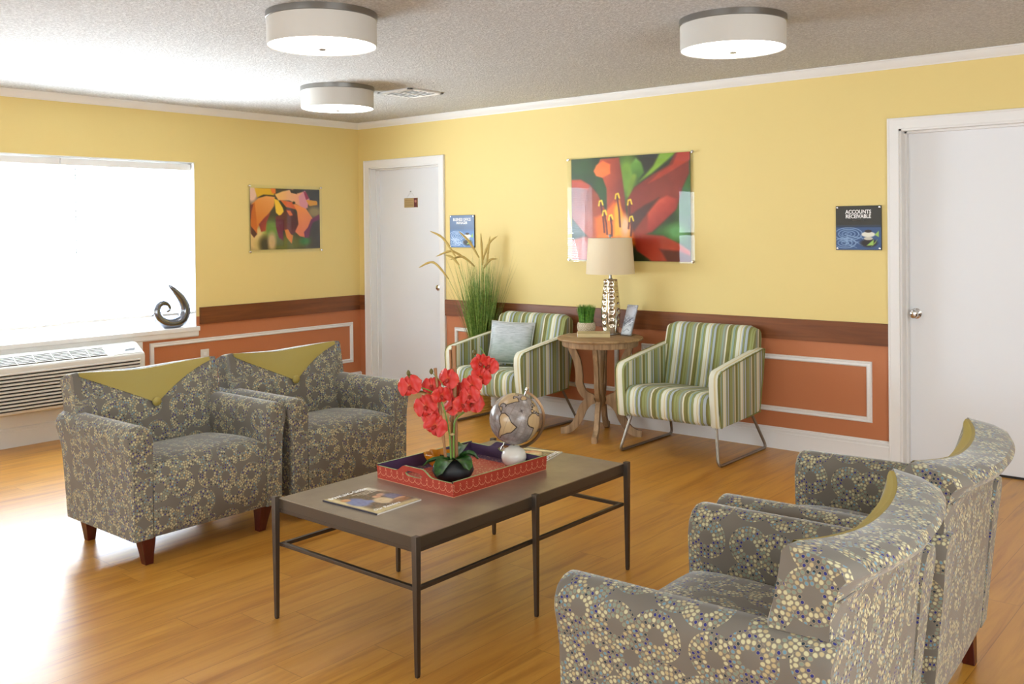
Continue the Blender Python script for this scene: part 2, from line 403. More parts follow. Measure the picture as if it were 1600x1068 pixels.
def clear_material(name, tint=(1, 1, 1, 1), ior=1.49, rough=0.0):
    m = bpy.data.materials.new(name); m.use_nodes = True; t = NT(m); t.t.nodes.remove(t.p)
    a = t.n('ShaderNodeBsdfTransparent', i={'Color': tint}); g = t.n('ShaderNodeBsdfGlossy', i={'Roughness': rough})
    fr = t.n('ShaderNodeFresnel', i={'IOR': ior}); gm = t.n('ShaderNodeNewGeometry')
    mx = t.n('ShaderNodeMixShader', i={0: t.math('MULTIPLY', t.math('MULTIPLY', fr.outputs[0], 1.25), t.math('SUBTRACT', 1.0, gm.outputs['Backfacing'])), 1: a.outputs[0], 2: g.outputs[0]})
    t.link(mx.outputs[0], t.o.inputs[0]); return m
M_glass = clear_material('window glass'); M_acrylic = clear_material('clear acrylic', (0.98, 0.99, 0.98, 1), 1.48)
def emit(name, col, st):
    m = mat(name, (250, 250, 248), rough=0.5); p = m.node_tree.nodes['Principled BSDF']
    p.inputs['Emission Color'].default_value = col; p.inputs['Emission Strength'].default_value = st; return m
M_diffuser = emit('lit frosted diffuser', (1.0, 0.99, 0.97, 1), 5.0)
M_print = printmat('photographic print', 0.4); M_paper = printmat('glossy printed paper', 0.25)
M_white = mat('white ink', (240, 240, 238), rough=0.5)

# ------------------------------------------------------------------ room shell
H = 2.44; RX = 8.7; RY = -8.6; WY0, WY1, WZ0, WZ1 = -3.80, -1.70, 0.70, 2.004
struct(MB().box(-0.16, RX + .16, RY - .16, 0.16, -0.1, 0).build('floor', M_floor, smooth=False))
struct(MB().box(-0.16, RX + .16, RY - .16, 0.16, H, H + 0.1).build('ceiling', M_ceil, smooth=False))
b = MB()   # window wall at x=0 with two openings
b.box(-.15, 0, WY1, 0.15, 0, H); b.box(-.15, 0, WY0, WY1, 0, WZ0 - 0.03); b.box(-.15, 0, WY0, WY1, WZ1, H)
b.box(-.15, 0, -5.90, WY0, 0, H); b.box(-.15, 0, -8.0, -5.90, 0, WZ0); b.box(-.15, 0, -8.0, -5.90, WZ1, H); b.box(-.15, 0, RY - .15, -8.0, 0, H)
struct(b.build('wall_left', M_wall, smooth=False))
D1 = (0.153, 1.047); D2 = (4.890, 5.800); DH = 2.023
b = MB()
b.box(0, D1[0], 0, .15, 0, H); b.box(D1[0], D1[1], 0, .15, DH, H); b.box(D1[1], D2[0], 0, .15, 0, H)
b.box(D2[0], D2[1], 0, .15, DH, H); b.box(D2[1], RX, 0, .15, 0, H)
struct(b.build('wall_back', M_wall, smooth=False))
b = MB(); b.box(RX, RX + .15, RY, -6.3, 0, H); b.box(RX, RX + .15, -6.3, -2.9, 2.25, H); b.box(RX, RX + .15, -6.3, -2.9, 0, .4); b.box(RX, RX + .15, -2.9, 0.15, 0, H)
struct(b.build('wall_right', M_wall, smooth=False))
b = MB(); b.box(0, 2.8, RY - .15, RY, 0, H); b.box(2.8, 6.4, RY - .15, RY, 2.3, H); b.box(2.8, 6.4, RY - .15, RY, 0, .4); b.box(6.4, RX, RY - .15, RY, 0, H)
struct(b.build('wall_front', M_wall, smooth=False))

def run_profile(prof, path_axis, a0, a1, sign):
    """profile (d out of wall, z) extruded; on back wall (axis x) d goes to -y, on the window wall (axis y) d goes to +x"""
    if path_axis == 'x': return [[(a, -d, z) for d, z in prof] for a in (a0, a1)]
    return [[(d, a, z) for d, z in prof] for a in (a0, a1)]
def trimobj(name, prof, axis, a0, a1, m=M_trim):
    return struct(MB().loft(run_profile(prof, axis, a0, a1, 1)).build(name, m, angle=25))
crown = [(0, 2.385), (.006, 2.385), (.010, 2.393), (.016, 2.397), (.036, 2.424), (.040, 2.432), (.046, 2.434), (.046, 2.44), (0, 2.44)]
trimobj('trim_1', crown, 'x', 0, RX); trimobj('trim_2', crown, 'y', RY, 0)
base = [(0, 0), (.016, 0), (.016, .104), (.012, .109), (.012, .118), (.015, .122), (.013, .130), (.006, .134), (.005, .140), (0, .140)]
trimobj('baseboard_back', base, 'x', D1[1] + .066, D2[0] - .066)
trimobj('baseboard_left', base, 'y', RY, 0)
trimobj('baseboard_right', base, 'x', D2[1] + .066, RX)
railp = [(0, .717), (.018, .717), (.018, .849), (.015, .852), (0, .852)]
trimobj('trim_3', railp, 'x', D1[1] + .066, D2[0] - .066, M_rail_x)
trimobj('trim_4', railp, 'x', 0.0, D1[0] - .066, M_rail_x)
trimobj('trim_5', railp, 'y', -1.672, 0.0, M_rail_y)
mp = [(0, 0), (.010, .002), (.014, .008), (.010, .013), (.012, .020), (.016, .026), (.010, .033), (0, .035)]   # picture-frame moulding: (height off wall, inward)
def panel_frame(name, axis, a0, a1, z0, z1):
    rings = []
    for (a, z, sa, sz) in ((a0, z0, 1, 1), (a1, z0, -1, 1), (a1, z1, -1, -1), (a0, z1, 1, -1)):
        r = []
        for d, i in mp:
            aa = a + sa * i; zz = z + sz * i
            r.append((aa, -d, zz) if axis == 'x' else (d, aa, zz))
        rings.append(r)
    return struct(MB().loft(rings, True, False, loop=True).build(name, M_trim, angle=25))
panel_frame('trim_6', 'x', 3.072, 4.722, .240, .615)
panel_frame('trim_7', 'x', 1.215, 2.872, .240, .622)
panel_frame('trim_8', 'y', -2.100, -.094, .235, .606)
struct(MB().box(2.955, 2.990, -.014, 0, .14, .717).build('trim_9', M_trim, bevel=.003))
struct(MB().box(0, .012, -3.9, -2.16, .14, .665).build('trim_10', M_trim, bevel=.002))   # white boxed panel under the sill behind the air conditioner

def doorway(n, x0, x1, knob_x, knobz):
    d = empty('door_%d' % n, (0, 0, 0), None, None); struct(d)
    struct(MB().box(x0 + .003, x1 - .003, .105, .143, .012, DH - .004).build('door_leaf', M_door, d, bevel=.002))
    cas = [(0, 0), (.012, 0), (.014, .010), (.016, .052), (.020, .058), (.020, .064), (.016, .066), (0, .066)]   # (off wall, outward from opening)
    rings = [[(x0 - i, -h, 0) for h, i in cas], [(x0 - i, -h, DH + i) for h, i in cas], [(x1 + i, -h, DH + i) for h, i in cas], [(x1 + i, -h, 0) for h, i in cas]]
    struct(MB().loft(rings).build('door_casing', M_trim, d, angle=25))
    j = MB(); j.box(x0, x0 + .012, 0, .15, 0, DH); j.box(x1 - .012, x1, 0, .15, 0, DH); j.box(x0, x1, 0, .15, DH - .012, DH)
    j.box(x0 + .012, x0 + .024, .065, .105, 0, DH - .012); j.box(x1 - .024, x1 - .012, .065, .105, 0, DH - .012); j.box(x0 + .012, x1 - .012, .065, .105, DH - .024, DH - .012)
    struct(j.build('door_jamb', M_trim, d, smooth=False))
    if n == 2: MB().box(x0 + .012, x1 - .012, .10, .15, 0, .012).build('threshold', M_dark, d, smooth=False)
    k = MB()
    prof = [(0, 0), (.031, 0), (.032, .006), (.016, .010), (.012, .026), (.018, .034), (.026, .044), (.0275, .054), (.024, .062), (.012, .066), (0, .066)]
    rg = [[(knob_x + r * math.cos(2 * PI * q / 28), .105 - z, knobz + r * math.sin(2 * PI * q / 28)) for q in range(28)] for r, z in prof[1:]]
    k.loft(rg).build('door_knob', M_chrome, d)
    return d
doorway(1, D1[0], D1[1], D1[1] - .075, .945)
doorway(2, D2[0], D2[1], D2[0] + .062, .915)
struct(MB().box(D1[0] - .1, D1[1] + .1, .15, .16, 0, 2.1).build('wall_closet', M_trim, smooth=False))
struct(MB().box(D2[0] - .1, D2[1] + .1, .15, .16, 0, 2.1).build('wall_office', M_dark, smooth=False))

# ------------------------------------------------------------------ windows
def window(n, y0, y1):
    wd = empty('window_%d' % n, (0, 0, 0), None, None); struct(wd)
    f = MB(); t = .045; x0, x1 = -.135, -.085; z0, z1 = WZ0, WZ1; ym = (y0 + y1) / 2
    f.box(x0, x1, y0, y0 + t, z0, z1); f.box(x0, x1, y1 - t, y1, z0, z1); f.box(x0, x1, y0 + t, y1 - t, z0, z0 + t); f.box(x0, x1, y0 + t, y1 - t, z1 - t, z1)
    f.box(x0, x1, ym - .03, ym + .03, z0 + t, z1 - t); f.box(x0 + .01, x1 - .01, y0 + t, ym - .03, 1.33, 1.37); f.box(x0 + .01, x1 - .01, ym + .03, y1 - t, 1.33, 1.37)
    struct(f.build('window_frame', M_trim, wd, bevel=.003))
    for a, c in ((y0 + t, ym - .03), (ym + .03, y1 - t)):
        struct(MB().box(-.113, -.109, a, c, z0 + t, z1 - t).build('window_pane', M_glass, wd, smooth=False))
    r = MB()   # white lined reveal
    r.box(-.15, .002, y0, y0 + .006, z0, z1); r.box(-.15, .002, y1 - .006, y1, z0, z1); r.box(-.15, .002, y0, y1, z1 - .006, z1)
    struct(r.build('window_reveal', M_trim, wd, smooth=False))
    s = MB(); s.prism([(-.15, z0 - .03), (.030, z0 - .03), (.036, z0 - .026), (.036, z0 + .002), (.030, z0 + .006), (-.15, z0 + .006)], 'y', y0 - .012, y1 + .012)
    struct(s.build('window_sill', M_trim, wd, angle=25))
    a = MB(); a.prism([(0, z0 - .03), (0, .626), (.014, .626), (.022, .636), (.022, z0 - .03)], 'y', y0 - .006, y1 + .008)
    struct(a.build('window_apron', M_trim, wd, angle=25))
window(1, WY0, WY1); window(2, -8.0, -5.90)

def blind(y0, y1, label, zb):
    e = empty('window_blind', (-.055, (y0 + y1) / 2, zb), label, 'window blind', 0, None)
    hw = (y1 - y0) / 2; zt = 1.992 - zb
    MB().box(-.022, .022, -hw, hw, zt - .052, zt - .004).build('headrail', M_trim, e, bevel=.003)
    s = MB(); n = int((zt - .06) / .0215); tilt = math.radians(38)
    for k in range(n):
        z = .03 + k * .0215; rr = []
        for q in range(5):
            u = (q - 2) / 4 * .025; bow = .0022 * (1 - (q - 2) ** 2 / 4)
            rr.append((u * math.cos(tilt) + -bow * math.sin(tilt), z + u * math.sin(tilt) + bow * math.cos(tilt)))
        s.grid([[(p[0], y, p[1]) for p in rr] for y in (-hw + .004, hw - .004)])
    s.build('slats', M_blind, e, recalc=False)
    MB().box(-.013, .013, -hw, hw, 0, .020).build('bottom_rail', M_trim, e, bevel=.003)
    for dy in (-hw + .15, 0.0, hw - .15):
        MB().tube([(.014, dy, .01), (.014, dy, zt - .05)], .0008, 5).build('ladder_cord', M_trim, e)
    wy = -hw + .10
    MB().tube([(.026, wy, zt - .06), (.027, wy, zt - .70)], .0035, 8).build('tilt_wand', mat('clear grey wand', (120, 122, 124), rough=.3), e)
blind(-2.735, -1.712, 'white slatted window blind nearest the corner, above the curled sculpture', .80)
blind(-3.788, -2.741, 'white slatted window blind farther from the corner, above the air conditioner', .79)
# panes of the unseen front and side openings, added to let in fill light
for nm, bx in (('window_3', (2.8, 6.4, RY - .10, RY - .09, .4, 2.3)), ('window_4', (RX + .09, RX + .10, -6.3, -2.9, .4, 2.25))):
    struct(MB().box(*bx).build(nm, M_glass, smooth=False))

# ------------------------------------------------------------------ ceiling lamps
def ceiling_lamp(x, y, label):
    e = empty('ceiling_lamp', (x, y, 2.44), label, 'ceiling light', 0, 'drum lamps on the ceiling'); R = .252
    MB().lathe([(R * .9, 0), (R, 0), (R, -.028), (R - .006, -.030), (R * .9, -.030)], 64).build('mounting_ring', M_nickel, e)
    s = MB(); s.lathe([(R - .008, -.03), (R - .004, -.03), (R - .004, -.146), (R - .006, -.148), (R - .009, -.146), (R - .008, -.03)], 64, cap=False)
    s.build('drum_shade', M_shade, e)
    MB().lathe([(R - .010, -.138), (R - .010, -.144), (.004, -.144)], 64, cap=True).build('diffuser', M_diffuser, e)
    MB().lathe([(.004, -.143), (.013, -.145), (.013, -.158), (.018, -.160), (.017, -.163), (.002, -.164)], 20).build('finial', M_nickel, e)
def shade_material():
    m = mat('white linen shade', (196, 192, 184), rough=0.8); t = NT(m); tc = t.n('ShaderNodeTexCoord')
    sp = t.n('ShaderNodeSeparateXYZ', i={0: tc.outputs['Object']}); 
    n = t.n('ShaderNodeTexNoise', noise_dimensions='1D', i={'W': t.math('MULTIPLY', sp.outputs[2], 420.0), 'Scale': 1.0})
    t.bump(n.outputs[0], .25, .001)
    t.p.inputs['Emission Color'].default_value = (1, .96, .9, 1); t.p.inputs['Emission Strength'].default_value = 0.0; return m
M_shade = shade_material()
ceiling_lamp(3.314, -3.070, 'left one of the two large-looking white drum ceiling lamps')
ceiling_lamp(4.664, -1.690, 'right one of the two large-looking white drum ceiling lamps')
ceiling_lamp(1.622, -1.583, 'smallest-looking white drum ceiling lamp, beside the ceiling air vent near the corner')

v = empty('ceiling_vent', (1.815, -1.07, 2.44), 'white square ceiling air vent with dark-backed louvres beside the farthest drum lamp', 'air vent')
b = MB(); a = .168
for (x0, x1, y0, y1) in ((-a, a, -a, -a + .03), (-a, a, a - .03, a), (-a, -a + .03, -a, a), (a - .03, a, -a, a)): b.box(x0, x1, y0, y1, -.012, 0)
b.build('frame', M_trim, v, bevel=.002)
MB().box(-a + .02, a - .02, -a + .02, a - .02, -.010, 0).build('duct_shade', M_dark, v, smooth=False)  # near-black sheet close behind the louvres, painting the shade inside the duct
b = MB()
for k in range(7):
    y = -a + .045 + k * .041; b.box(-a + .03, a - .03, y - .0045, y + .0045, -.0125, -.0105)
b.box(-.010, .010, -a + .03, a - .03, -.0135, -.0105)
b.build('louvres', M_trim, v, smooth=False)

# ------------------------------------------------------------------ air conditioner
ac = empty('air_conditioner', (0.012, -2.775, .245), 'white wall air conditioner with louvred grille under the window sill', 'air conditioner')
L = .535
prof = [(0, 0), (.165, 0), (.180, .015), (.184, .30), (.178, .322), (.062, .392), (.045, .396), (0, .396)]
MB().prism(prof, 'y', -L, L).build('cabinet', M_plastic, ac, bevel=.012, bseg=3)
g = MB(); G = MB()
for k in range(11):
    z = .030 + k * .0235
    G.box(.1835, .1855, -L + .045, L - .045, z, z + .0225 * .38)
    g.prism([(.183, z + .0085), (.192, z + .010), (.192, z + .018), (.183, z + .0225)], 'y', -L + .04, L - .04)
G.build('intake_gap_shade', M_dark, ac, smooth=False); g.build('front_louvres', M_plastic, ac, angle=60)  # dark strips on the solid front paint the shade between louvres
# sloping top face: direction from (.178,.322) to (.062,.392)
sl = Vector((.062 - .178, 0, .392 - .322)); L2 = sl.length; sl.normalize(); nn = Vector((-sl.z, 0, sl.x)); nn = nn if nn.z > 0 else -nn
def onslope(y, s, h): p = Vector((.178, y, .322)) + sl * s + nn * h; return tuple(p)
d = MB(); d.loft([[onslope(-L + .05, .018, .0008), onslope(.255, .018, .0008), onslope(.255, L2 - .018, .0008), onslope(-L + .05, L2 - .018, .0008)],
                  [onslope(-L + .05, .018, .0015), onslope(.255, .018, .0015), onslope(.255, L2 - .018, .0015), onslope(-L + .05, L2 - .018, .0015)]]).build('outlet_shade', M_dark, ac, smooth=False)  # dark sheet on the closed slope, painting the shade inside the outlet
gr = MB()
for k in range(6):
    s0 = .018 + (L2 - .036) * (k + .5) / 6
    gr.loft([[onslope(-L + .05, s0 - .0035, h0) for h0 in (.002, .006)] + [onslope(-L + .05, s0 + .0035, h0) for h0 in (.006, .002)],
             [onslope(.255, s0 - .0035, h0) for h0 in (.002, .006)] + [onslope(.255, s0 + .0035, h0) for h0 in (.006, .002)]])
for k in range(7):
    y = -L + .05 + (.255 + L - .05) * k / 6
    gr.loft([[onslope(y - .003, .014, h0) for h0 in (.001, .007)] + [onslope(y + .003, .014, h0) for h0 in (.007, .001)],
             [onslope(y - .003, L2 - .014, h0) for h0 in (.001, .007)] + [onslope(y + .003, L2 - .014, h0) for h0 in (.007, .001)]])
gr.build('outlet_grille', M_plastic, ac, smooth=False)
MB().loft([[onslope(y, s, h) for y, s in ((.300, .012), (.515, .012), (.515, L2 - .010), (.300, L2 - .010))] for h in (.0005, .003)]).build('control_door', mat('white plastic lid', (224, 222, 216), rough=.35), ac, bevel=.001)
MB().loft([[onslope(y, s, h) for y, s in ((.395, .040), (.470, .040), (.488, .066), (.412, .062))] for h in (.003, .0042)]).build('finger_pull', mat('grey recess', (96, 94, 92), rough=.5), ac, smooth=False)
MB().loft([[onslope(y, s, h) for y, s in ((.436, .085), (.470, .085), (.470, .089), (.436, .089))] for h in (.003, .0036)]).build('maker_mark', M_dark, ac, smooth=False)

# wall outlet with plug
o = empty('wall_outlet', (0, -1.630, .455), 'white electrical outlet plate with a plug, on the orange wall behind the armchairs', 'outlet')
MB().box(0, .006, -.037, .037, -.06, .06).build('cover_plate', M_plastic, o, bevel=.002)
MB().box(.006, .034, -.010, .030, -.045, -.012).build('plug', M_trim, o, bevel=.004)
MB().box(.006, .0075, -.014, .014, .010, .038).build('socket', M_trim, o, bevel=.0008)

# ------------------------------------------------------------------ curled sculpture on the sill
M_sil = mat('dark silver', (132, 136, 146), rough=.16, metal=1.0)
e = empty('sculpture', (-.03, -1.915, .7065), 'chrome curled wave sculpture standing on the window sill', 'sculpture')
pts = []; N_ = 60
ctrl = [(-.005, .337), (.045, .29), (.100, .225), (.128, .165), (.132, .112), (.105, .060), (.050, .034), (-.020, .036), (-.078, .070), (-.105, .118), (-.098, .168), (-.062, .196), (-.020, .190), (.004, .162), (-.002, .136), (-.026, .128)]
cp = spline([Vector((0, y, z)) for y, z in ctrl], 6); m_ = len(cp)
wid = []
for k in range(m_):
    t_ = k / (m_ - 1)
    wid.append(.001 + .046 * (math.sin(PI * min(1, t_ / .82) ** 0.75) ** .8 if t_ < .82 else 0) + (.017 * (1 - .5 * (t_ - .82) / .18) if t_ >= .82 else .010 * min(1, t_ * 8) + .007 * max(0, t_ - .6) / .22))
rings = []
for k, p in enumerate(cp):
    tt = (cp[min(k + 1, m_ - 1)] - cp[max(k - 1, 0)]).normalized(); nrm = Vector((0, -tt.z, tt.y)); a_ = wid[k] * .80; d_ = max(.004, wid[k] * .75)
    rings.append([p + nrm * (a_ * math.cos(q * PI / 6)) + Vector((1, 0, 0)) * (d_ * math.sin(q * PI / 6)) for q in range(12)])
MB().loft(rings).build('curl', M_sil, e)
MB().lathe([(.050, 0), (.052, .006), (.040, .020), (.030, .030)], 32, (0, .02, 0), sx=.5, sy=1).build('foot', M_sil, e)

# ------------------------------------------------------------------ framed prints
def acrylic_print(e, axis, wd, ht, iw, ih, paint, m=M_print, bow=0.0):
    """axis 'x': hangs on back wall facing -y; 'y': on the window wall facing +x. origin: centre on wall. """
    def P(a, h, z): return (a, -h, z) if axis == 'x' else (h, a, z)
    bb = MB(); bb.loft([[P(-iw / 2, h, -ih / 2), P(iw / 2, h, -ih / 2), P(iw / 2, h, ih / 2), P(-iw / 2, h, ih / 2)] for h in (.010, .013)])
    bb.build('backing', M_black, e, smooth=False)
    sgn = 1 if axis == 'x' else 1
    paint.build('print', lambda u, v_: P((u - .5) * iw * sgn, .0138, (.5 - v_) * ih), m, e)
    MB().loft([[P(-wd / 2, h, -ht / 2), P(wd / 2, h, -ht / 2), P(wd / 2, h, ht / 2), P(-wd / 2, h, ht / 2)] for h in (.017, .021)]).build('acrylic_sheet', M_acrylic, e, smooth=False)
    for sa in (-1, 1):
        for sz in (-1, 1):
            c = Vector((sa * (wd / 2 - .012), 0, sz * (ht / 2 - .012))); rg = []
            for r, h in ((.005, 0), (.005, .021), (.010, .0215), (.0105, .027), (.008, .030), (.001, .031)):
                rg.append([P(c.x + r * math.cos(q * PI / 8), h, c.z + r * math.sin(q * PI / 8)) for q in range(16)])
            MB().loft(rg).build('standoff_bolt', M_chrome, e)

# orange lily close-up; canvas units follow the print, y down
p = Paint(118, 90, 757, 655, 190, 168, (44, 58, 34))
p.blob(180, 150, 90, 90, (52, 84, 40), 1.2); p.blob(430, 200, 60, 130, (120, 150, 62), 1.0); p.blob(560, 130, 60, 60, (40, 36, 30), 1)
p.blob(300, 260, 60, 80, (50, 86, 40), .9); p.blob(735, 300, 60, 190, (58, 104, 50), .8); p.blob(660, 540, 130, 90, (64, 104, 50), .8); p.blob(690, 500, 50, 40, (98, 150, 92), 1)
p.poly([(500, 230), (560, 195), (640, 130), (700, 80), (690, 70), (610, 75), (570, 150), (520, 205)], (128, 158, 52), 14)
p.poly([(452, 140), (480, 105), (510, 130), (525, 185), (495, 215), (460, 190)], (120, 160, 78), 12, (72, 110, 40), 1.2)
p.line([(470, 200), (450, 260), (440, 300)], 24, (124, 148, 58), 12)
p.poly([(118, 205), (175, 205), (230, 240), (270, 290), (330, 420), (380, 520), (330, 560), (240, 560), (160, 470), (118, 420)], (122, 52, 34), 10, (196, 92, 46), .9)
p.poly([(118, 205), (170, 206), (225, 240), (215, 262), (150, 250), (118, 250)], (186, 82, 56), 10)
p.poly([(285, 98), (390, 96), (405, 200), (420, 320), (430, 450), (400, 560), (340, 520), (320, 380), (318, 260), (296, 200), (262, 190), (248, 162), (270, 132)], (206, 96, 56), 8, (120, 44, 34), .1)
p.poly([(262, 130), (300, 110), (340, 130), (340, 180), (296, 200), (262, 188), (248, 162)], (236, 122, 60), 10)
p.poly([(752, 90), (752, 200), (720, 270), (690, 380), (620, 440), (560, 500), (480, 530), (440, 480), (430, 330), (470, 260), (560, 200), (650, 150), (690, 80)], (122, 36, 28), 10, (150, 60, 44), 1.4)
p.poly([(700, 80), (757, 70), (757, 130), (690, 170), (600, 220), (540, 245), (600, 190), (670, 150)], (168, 62, 40), 10)
p.poly([(540, 395), (600, 330), (640, 310), (690, 330), (680, 390), (620, 450), (560, 500), (540, 490)], (196, 84, 66), 14, (150, 44, 38), .8)
p.poly([(430, 420), (520, 360), (600, 320), (560, 370), (500, 450), (450, 520)], (84, 30, 26), 14)
p.poly([(440, 500), (520, 510), (620, 520), (700, 560), (757, 600), (757, 655), (560, 655), (480, 600)], (150, 52, 38), 12, (190, 84, 60), .5)
p.poly([(600, 590), (700, 600), (757, 625), (757, 655), (640, 655)], (104, 30, 28), 14)
p.poly([(118, 540), (200, 520), (300, 560), (330, 655), (118, 655)], (196, 108, 84), 14, (150, 60, 44), 0)
p.poly([(250, 420), (300, 400), (360, 330), (400, 380), (450, 460), (470, 560), (420, 655), (300, 655), (262, 540)], (226, 112, 34), 24, (240, 150, 40), 1)
p.poly([(360, 380), (385, 300), (405, 400), (400, 520), (360, 520)], (246, 168, 44), 16)
p.blob(420, 470, 26, 60, (236, 178, 140), 1)
for (x, y0_, x2, y2) in ((377, 300, 392, 470), (285, 335, 305, 500), (305, 390, 320, 510), (340, 415, 346, 520), (444, 335, 438, 480), (452, 425, 450, 520)):
    p.line([(x, y0_ + 10), ((x + x2) / 2 + 3, (y0_ + y2) / 2), (x2, y2)], 9, (96, 26, 22), 5)
    p.line([(x - 10, y0_ + 18), (x - 6, y0_ - 6), (x + 6, y0_ - 10), (x + 12, y0_ + 14)], 8, (240, 206, 70), 5)
    p.line([(x - 2, y0_ + 2), (x + 8, y0_ + 22)], 5, (88, 40, 20), 4)
p.noise(12, 3, 7); p.punch(1.3, 96)
e = empty('framed_print', (2.976, 0, 1.590), 'large print of an orange lily behind clear acrylic, above the side table', 'picture')
acrylic_print(e, 'x', 1.09, .785, 1.02, .765, p)

p = Paint(150, 188, 968, 925, 120, 108, (70, 62, 54))
p.blob(240, 800, 190, 190, (206, 178, 128), .9); p.blob(560, 860, 260, 120, (112, 112, 50), 1); p.blob(390, 680, 90, 120, (124, 146, 62), 1); p.blob(780, 830, 60, 50, (74, 128, 74), 1); p.blob(900, 470, 90, 70, (150, 134, 96), 1)
p.blob(310, 860, 60, 90, (76, 66, 44), 1); p.blob(390, 830, 46, 110, (196, 166, 124), .8); p.blob(170, 250, 70, 120, (214, 180, 166), .7)
p.poly([(200, 188), (430, 188), (420, 270), (300, 265), (230, 300)], (208, 166, 40), 12)
p.poly([(380, 188), (440, 188), (440, 250), (400, 250)], (214, 120, 40), 8)
p.poly([(165, 380), (240, 310), (330, 280), (430, 290), (420, 400), (340, 520), (240, 640), (200, 740), (175, 760), (155, 600)], (222, 158, 98), 10, (190, 112, 40), 2.2)
p.poly([(155, 400), (200, 360), (215, 520), (225, 720), (185, 775), (155, 700)], (190, 108, 34), 10); p.poly([(155, 640), (200, 700), (225, 735), (190, 778), (155, 730)], (96, 30, 48), 8); p.poly([(155, 390), (185, 380), (165, 470), (155, 560)], (122, 40, 58), 6)
p.poly([(380, 470), (330, 600), (320, 700), (270, 710), (245, 620), (300, 550)], (136, 34, 58), 10, (176, 90, 60), .6)
p.poly([(420, 310), (470, 330), (520, 420), (540, 500), (480, 520), (440, 480)], (226, 188, 72), 10)
p.poly([(430, 260), (520, 220), (640, 190), (700, 240), (790, 210), (830, 300), (820, 420), (720, 400), (600, 330), (470, 330)], (226, 180, 116), 12, (214, 150, 140), .2)
p.poly([(710, 280), (785, 205), (845, 310), (800, 440), (730, 420)], (206, 146, 156), 10)
p.poly([(770, 215), (800, 220), (838, 300), (800, 320)], (150, 50, 90), 6)
p.poly([(490, 325), (640, 350), (700, 400), (680, 440), (560, 410)], (206, 106, 40), 8)
p.poly([(640, 360), (800, 430), (880, 550), (830, 640), (800, 790), (720, 770), (650, 700), (700, 600), (690, 470)], (226, 150, 82), 8, (210, 128, 104), 1.2)
p.poly([(860, 560), (960, 500), (968, 560), (880, 600), (850, 680), (830, 790), (780, 790), (770, 720), (820, 660)], (120, 44, 90), 8)
p.poly([(435, 530), (500, 505), (560, 430), (640, 440), (690, 520), (705, 620), (650, 740), (600, 745), (560, 690), (520, 700), (520, 820), (470, 780), (440, 660)], (92, 26, 38), 6, (130, 34, 66), 2.6)
p.poly([(560, 450), (610, 455), (640, 510), (600, 520)], (206, 112, 46), 6)
p.poly([(540, 690), (580, 680), (610, 740), (640, 760), (620, 860), (560, 780)], (206, 132, 52), 8)
p.poly([(800, 320), (940, 320), (940, 380), (840, 395)], (206, 150, 60), 6)
p.blob(652, 358, 16, 16, (40, 50, 24), .8); p.poly([(840, 205), (968, 205), (968, 380), (930, 330), (850, 320)], (62, 56, 54), 8)
p.poly([(605, 200), (700, 200), (690, 250), (620, 235)], (66, 58, 40), 8)
p.punch(1.35, 120)
e = empty('framed_print', (0, -.832, 1.556), 'small print of a purple and peach orchid on the window wall', 'picture')
acrylic_print(e, 'y', .765, .575, .725, .520, p)

# ------------------------------------------------------------------ office signs
def office_sign(xc, lines, label, silver, txt_s):
    e = empty('office_sign', (xc, 0, 1.434), label, 'sign')
    hw, hh = .140, .136
    b0 = (84, 108, 142) if silver else (52, 52, 46)
    p = Paint(0, 0, 100, 97, 110, 106, b0)
    if silver: p.poly([(-5, -5), (105, -5), (105, 40), (-5, 40)], (104, 126, 160), 30)
    p.poly([(-5, 44), (105, 44), (105, 105), (-5, 105)], (58, 86, 130) if not silver else (92, 130, 182), 6)
    hi = (150, 180, 215) if not silver else (205, 225, 245)
    for cx, cy, rs in ((28, 62, (5, 11, 17, 23)), (20, 82, (6, 12, 18))):
        for r in rs: p.line([(cx + r * 1.35 * math.cos(q * .3), cy + r * .62 * math.sin(q * .3)) for q in range(22)], 1.3, hi, 1.6)
    for k in range(14): p.line([(random.uniform(0, 50), random.uniform(56, 94))] * 1 + [(random.uniform(20, 70), random.uniform(70, 96))], .7, hi, 1.5)
    p.poly([(-2, 44), (102, 44), (102, 47), (-2, 47)], (40, 52, 70) if not silver else (90, 120, 160), 3)
    p.blob(73, 82, 18, 9, (40, 34, 34), .5)
    for cy, rx, ry, cc in ((72, 10, 3.6, (196, 192, 176)), (63, 15, 6, (222, 220, 206)), (56, 8, 3.2, (58, 50, 46))): p.blob(72, cy, rx, ry, cc, .25)
    for q in ((78, 90, 92, 74, 84, 80), (68, 88, 84, 74, 80, 84), (86, 64, 95, 55, 92, 66)): p.poly([(q[0], q[1]), (q[2], q[3]), (q[4] + 3, q[5] + 3)], (156, 196, 92), 1.6)
    bb = MB(); bb.box(-hw, hw, -.012, -.004, -hh, hh); bb.build('sign_plate', M_black, e, bevel=.001)
    p.build('sign_face', lambda u, v_: ((u - .5) * 2 * hw * .985, -.0124, (.5 - v_) * 2 * hh * .985), M_print, e)
    for k, ln in enumerate(lines):
        M = Matrix.Translation((0, -.0130, .098 - k * .028)) @ Matrix.Rotation(PI / 2, 4, 'X')
        text('lettering', ln, .033, M, M_white, e, .0004, xs=txt_s, bold=.0008)
    MB().tube([(-.035, -.013, .046), (.035, -.013, .046)], .0009, 4).build('braille_line', M_nickel, e)
    for sa in (-1, 1):
        for sz in (-1, 1):
            rg = [[(sa * (hw - .010) + r * math.cos(q * PI / 6), -h, sz * (hh - .010) + r * math.sin(q * PI / 6)) for q in range(12)] for r, h in ((.004, .0), (.006, .013), (.006, .017), (.001, .018))]
            MB().loft(rg).build('standoff_bolt', M_chrome, e)
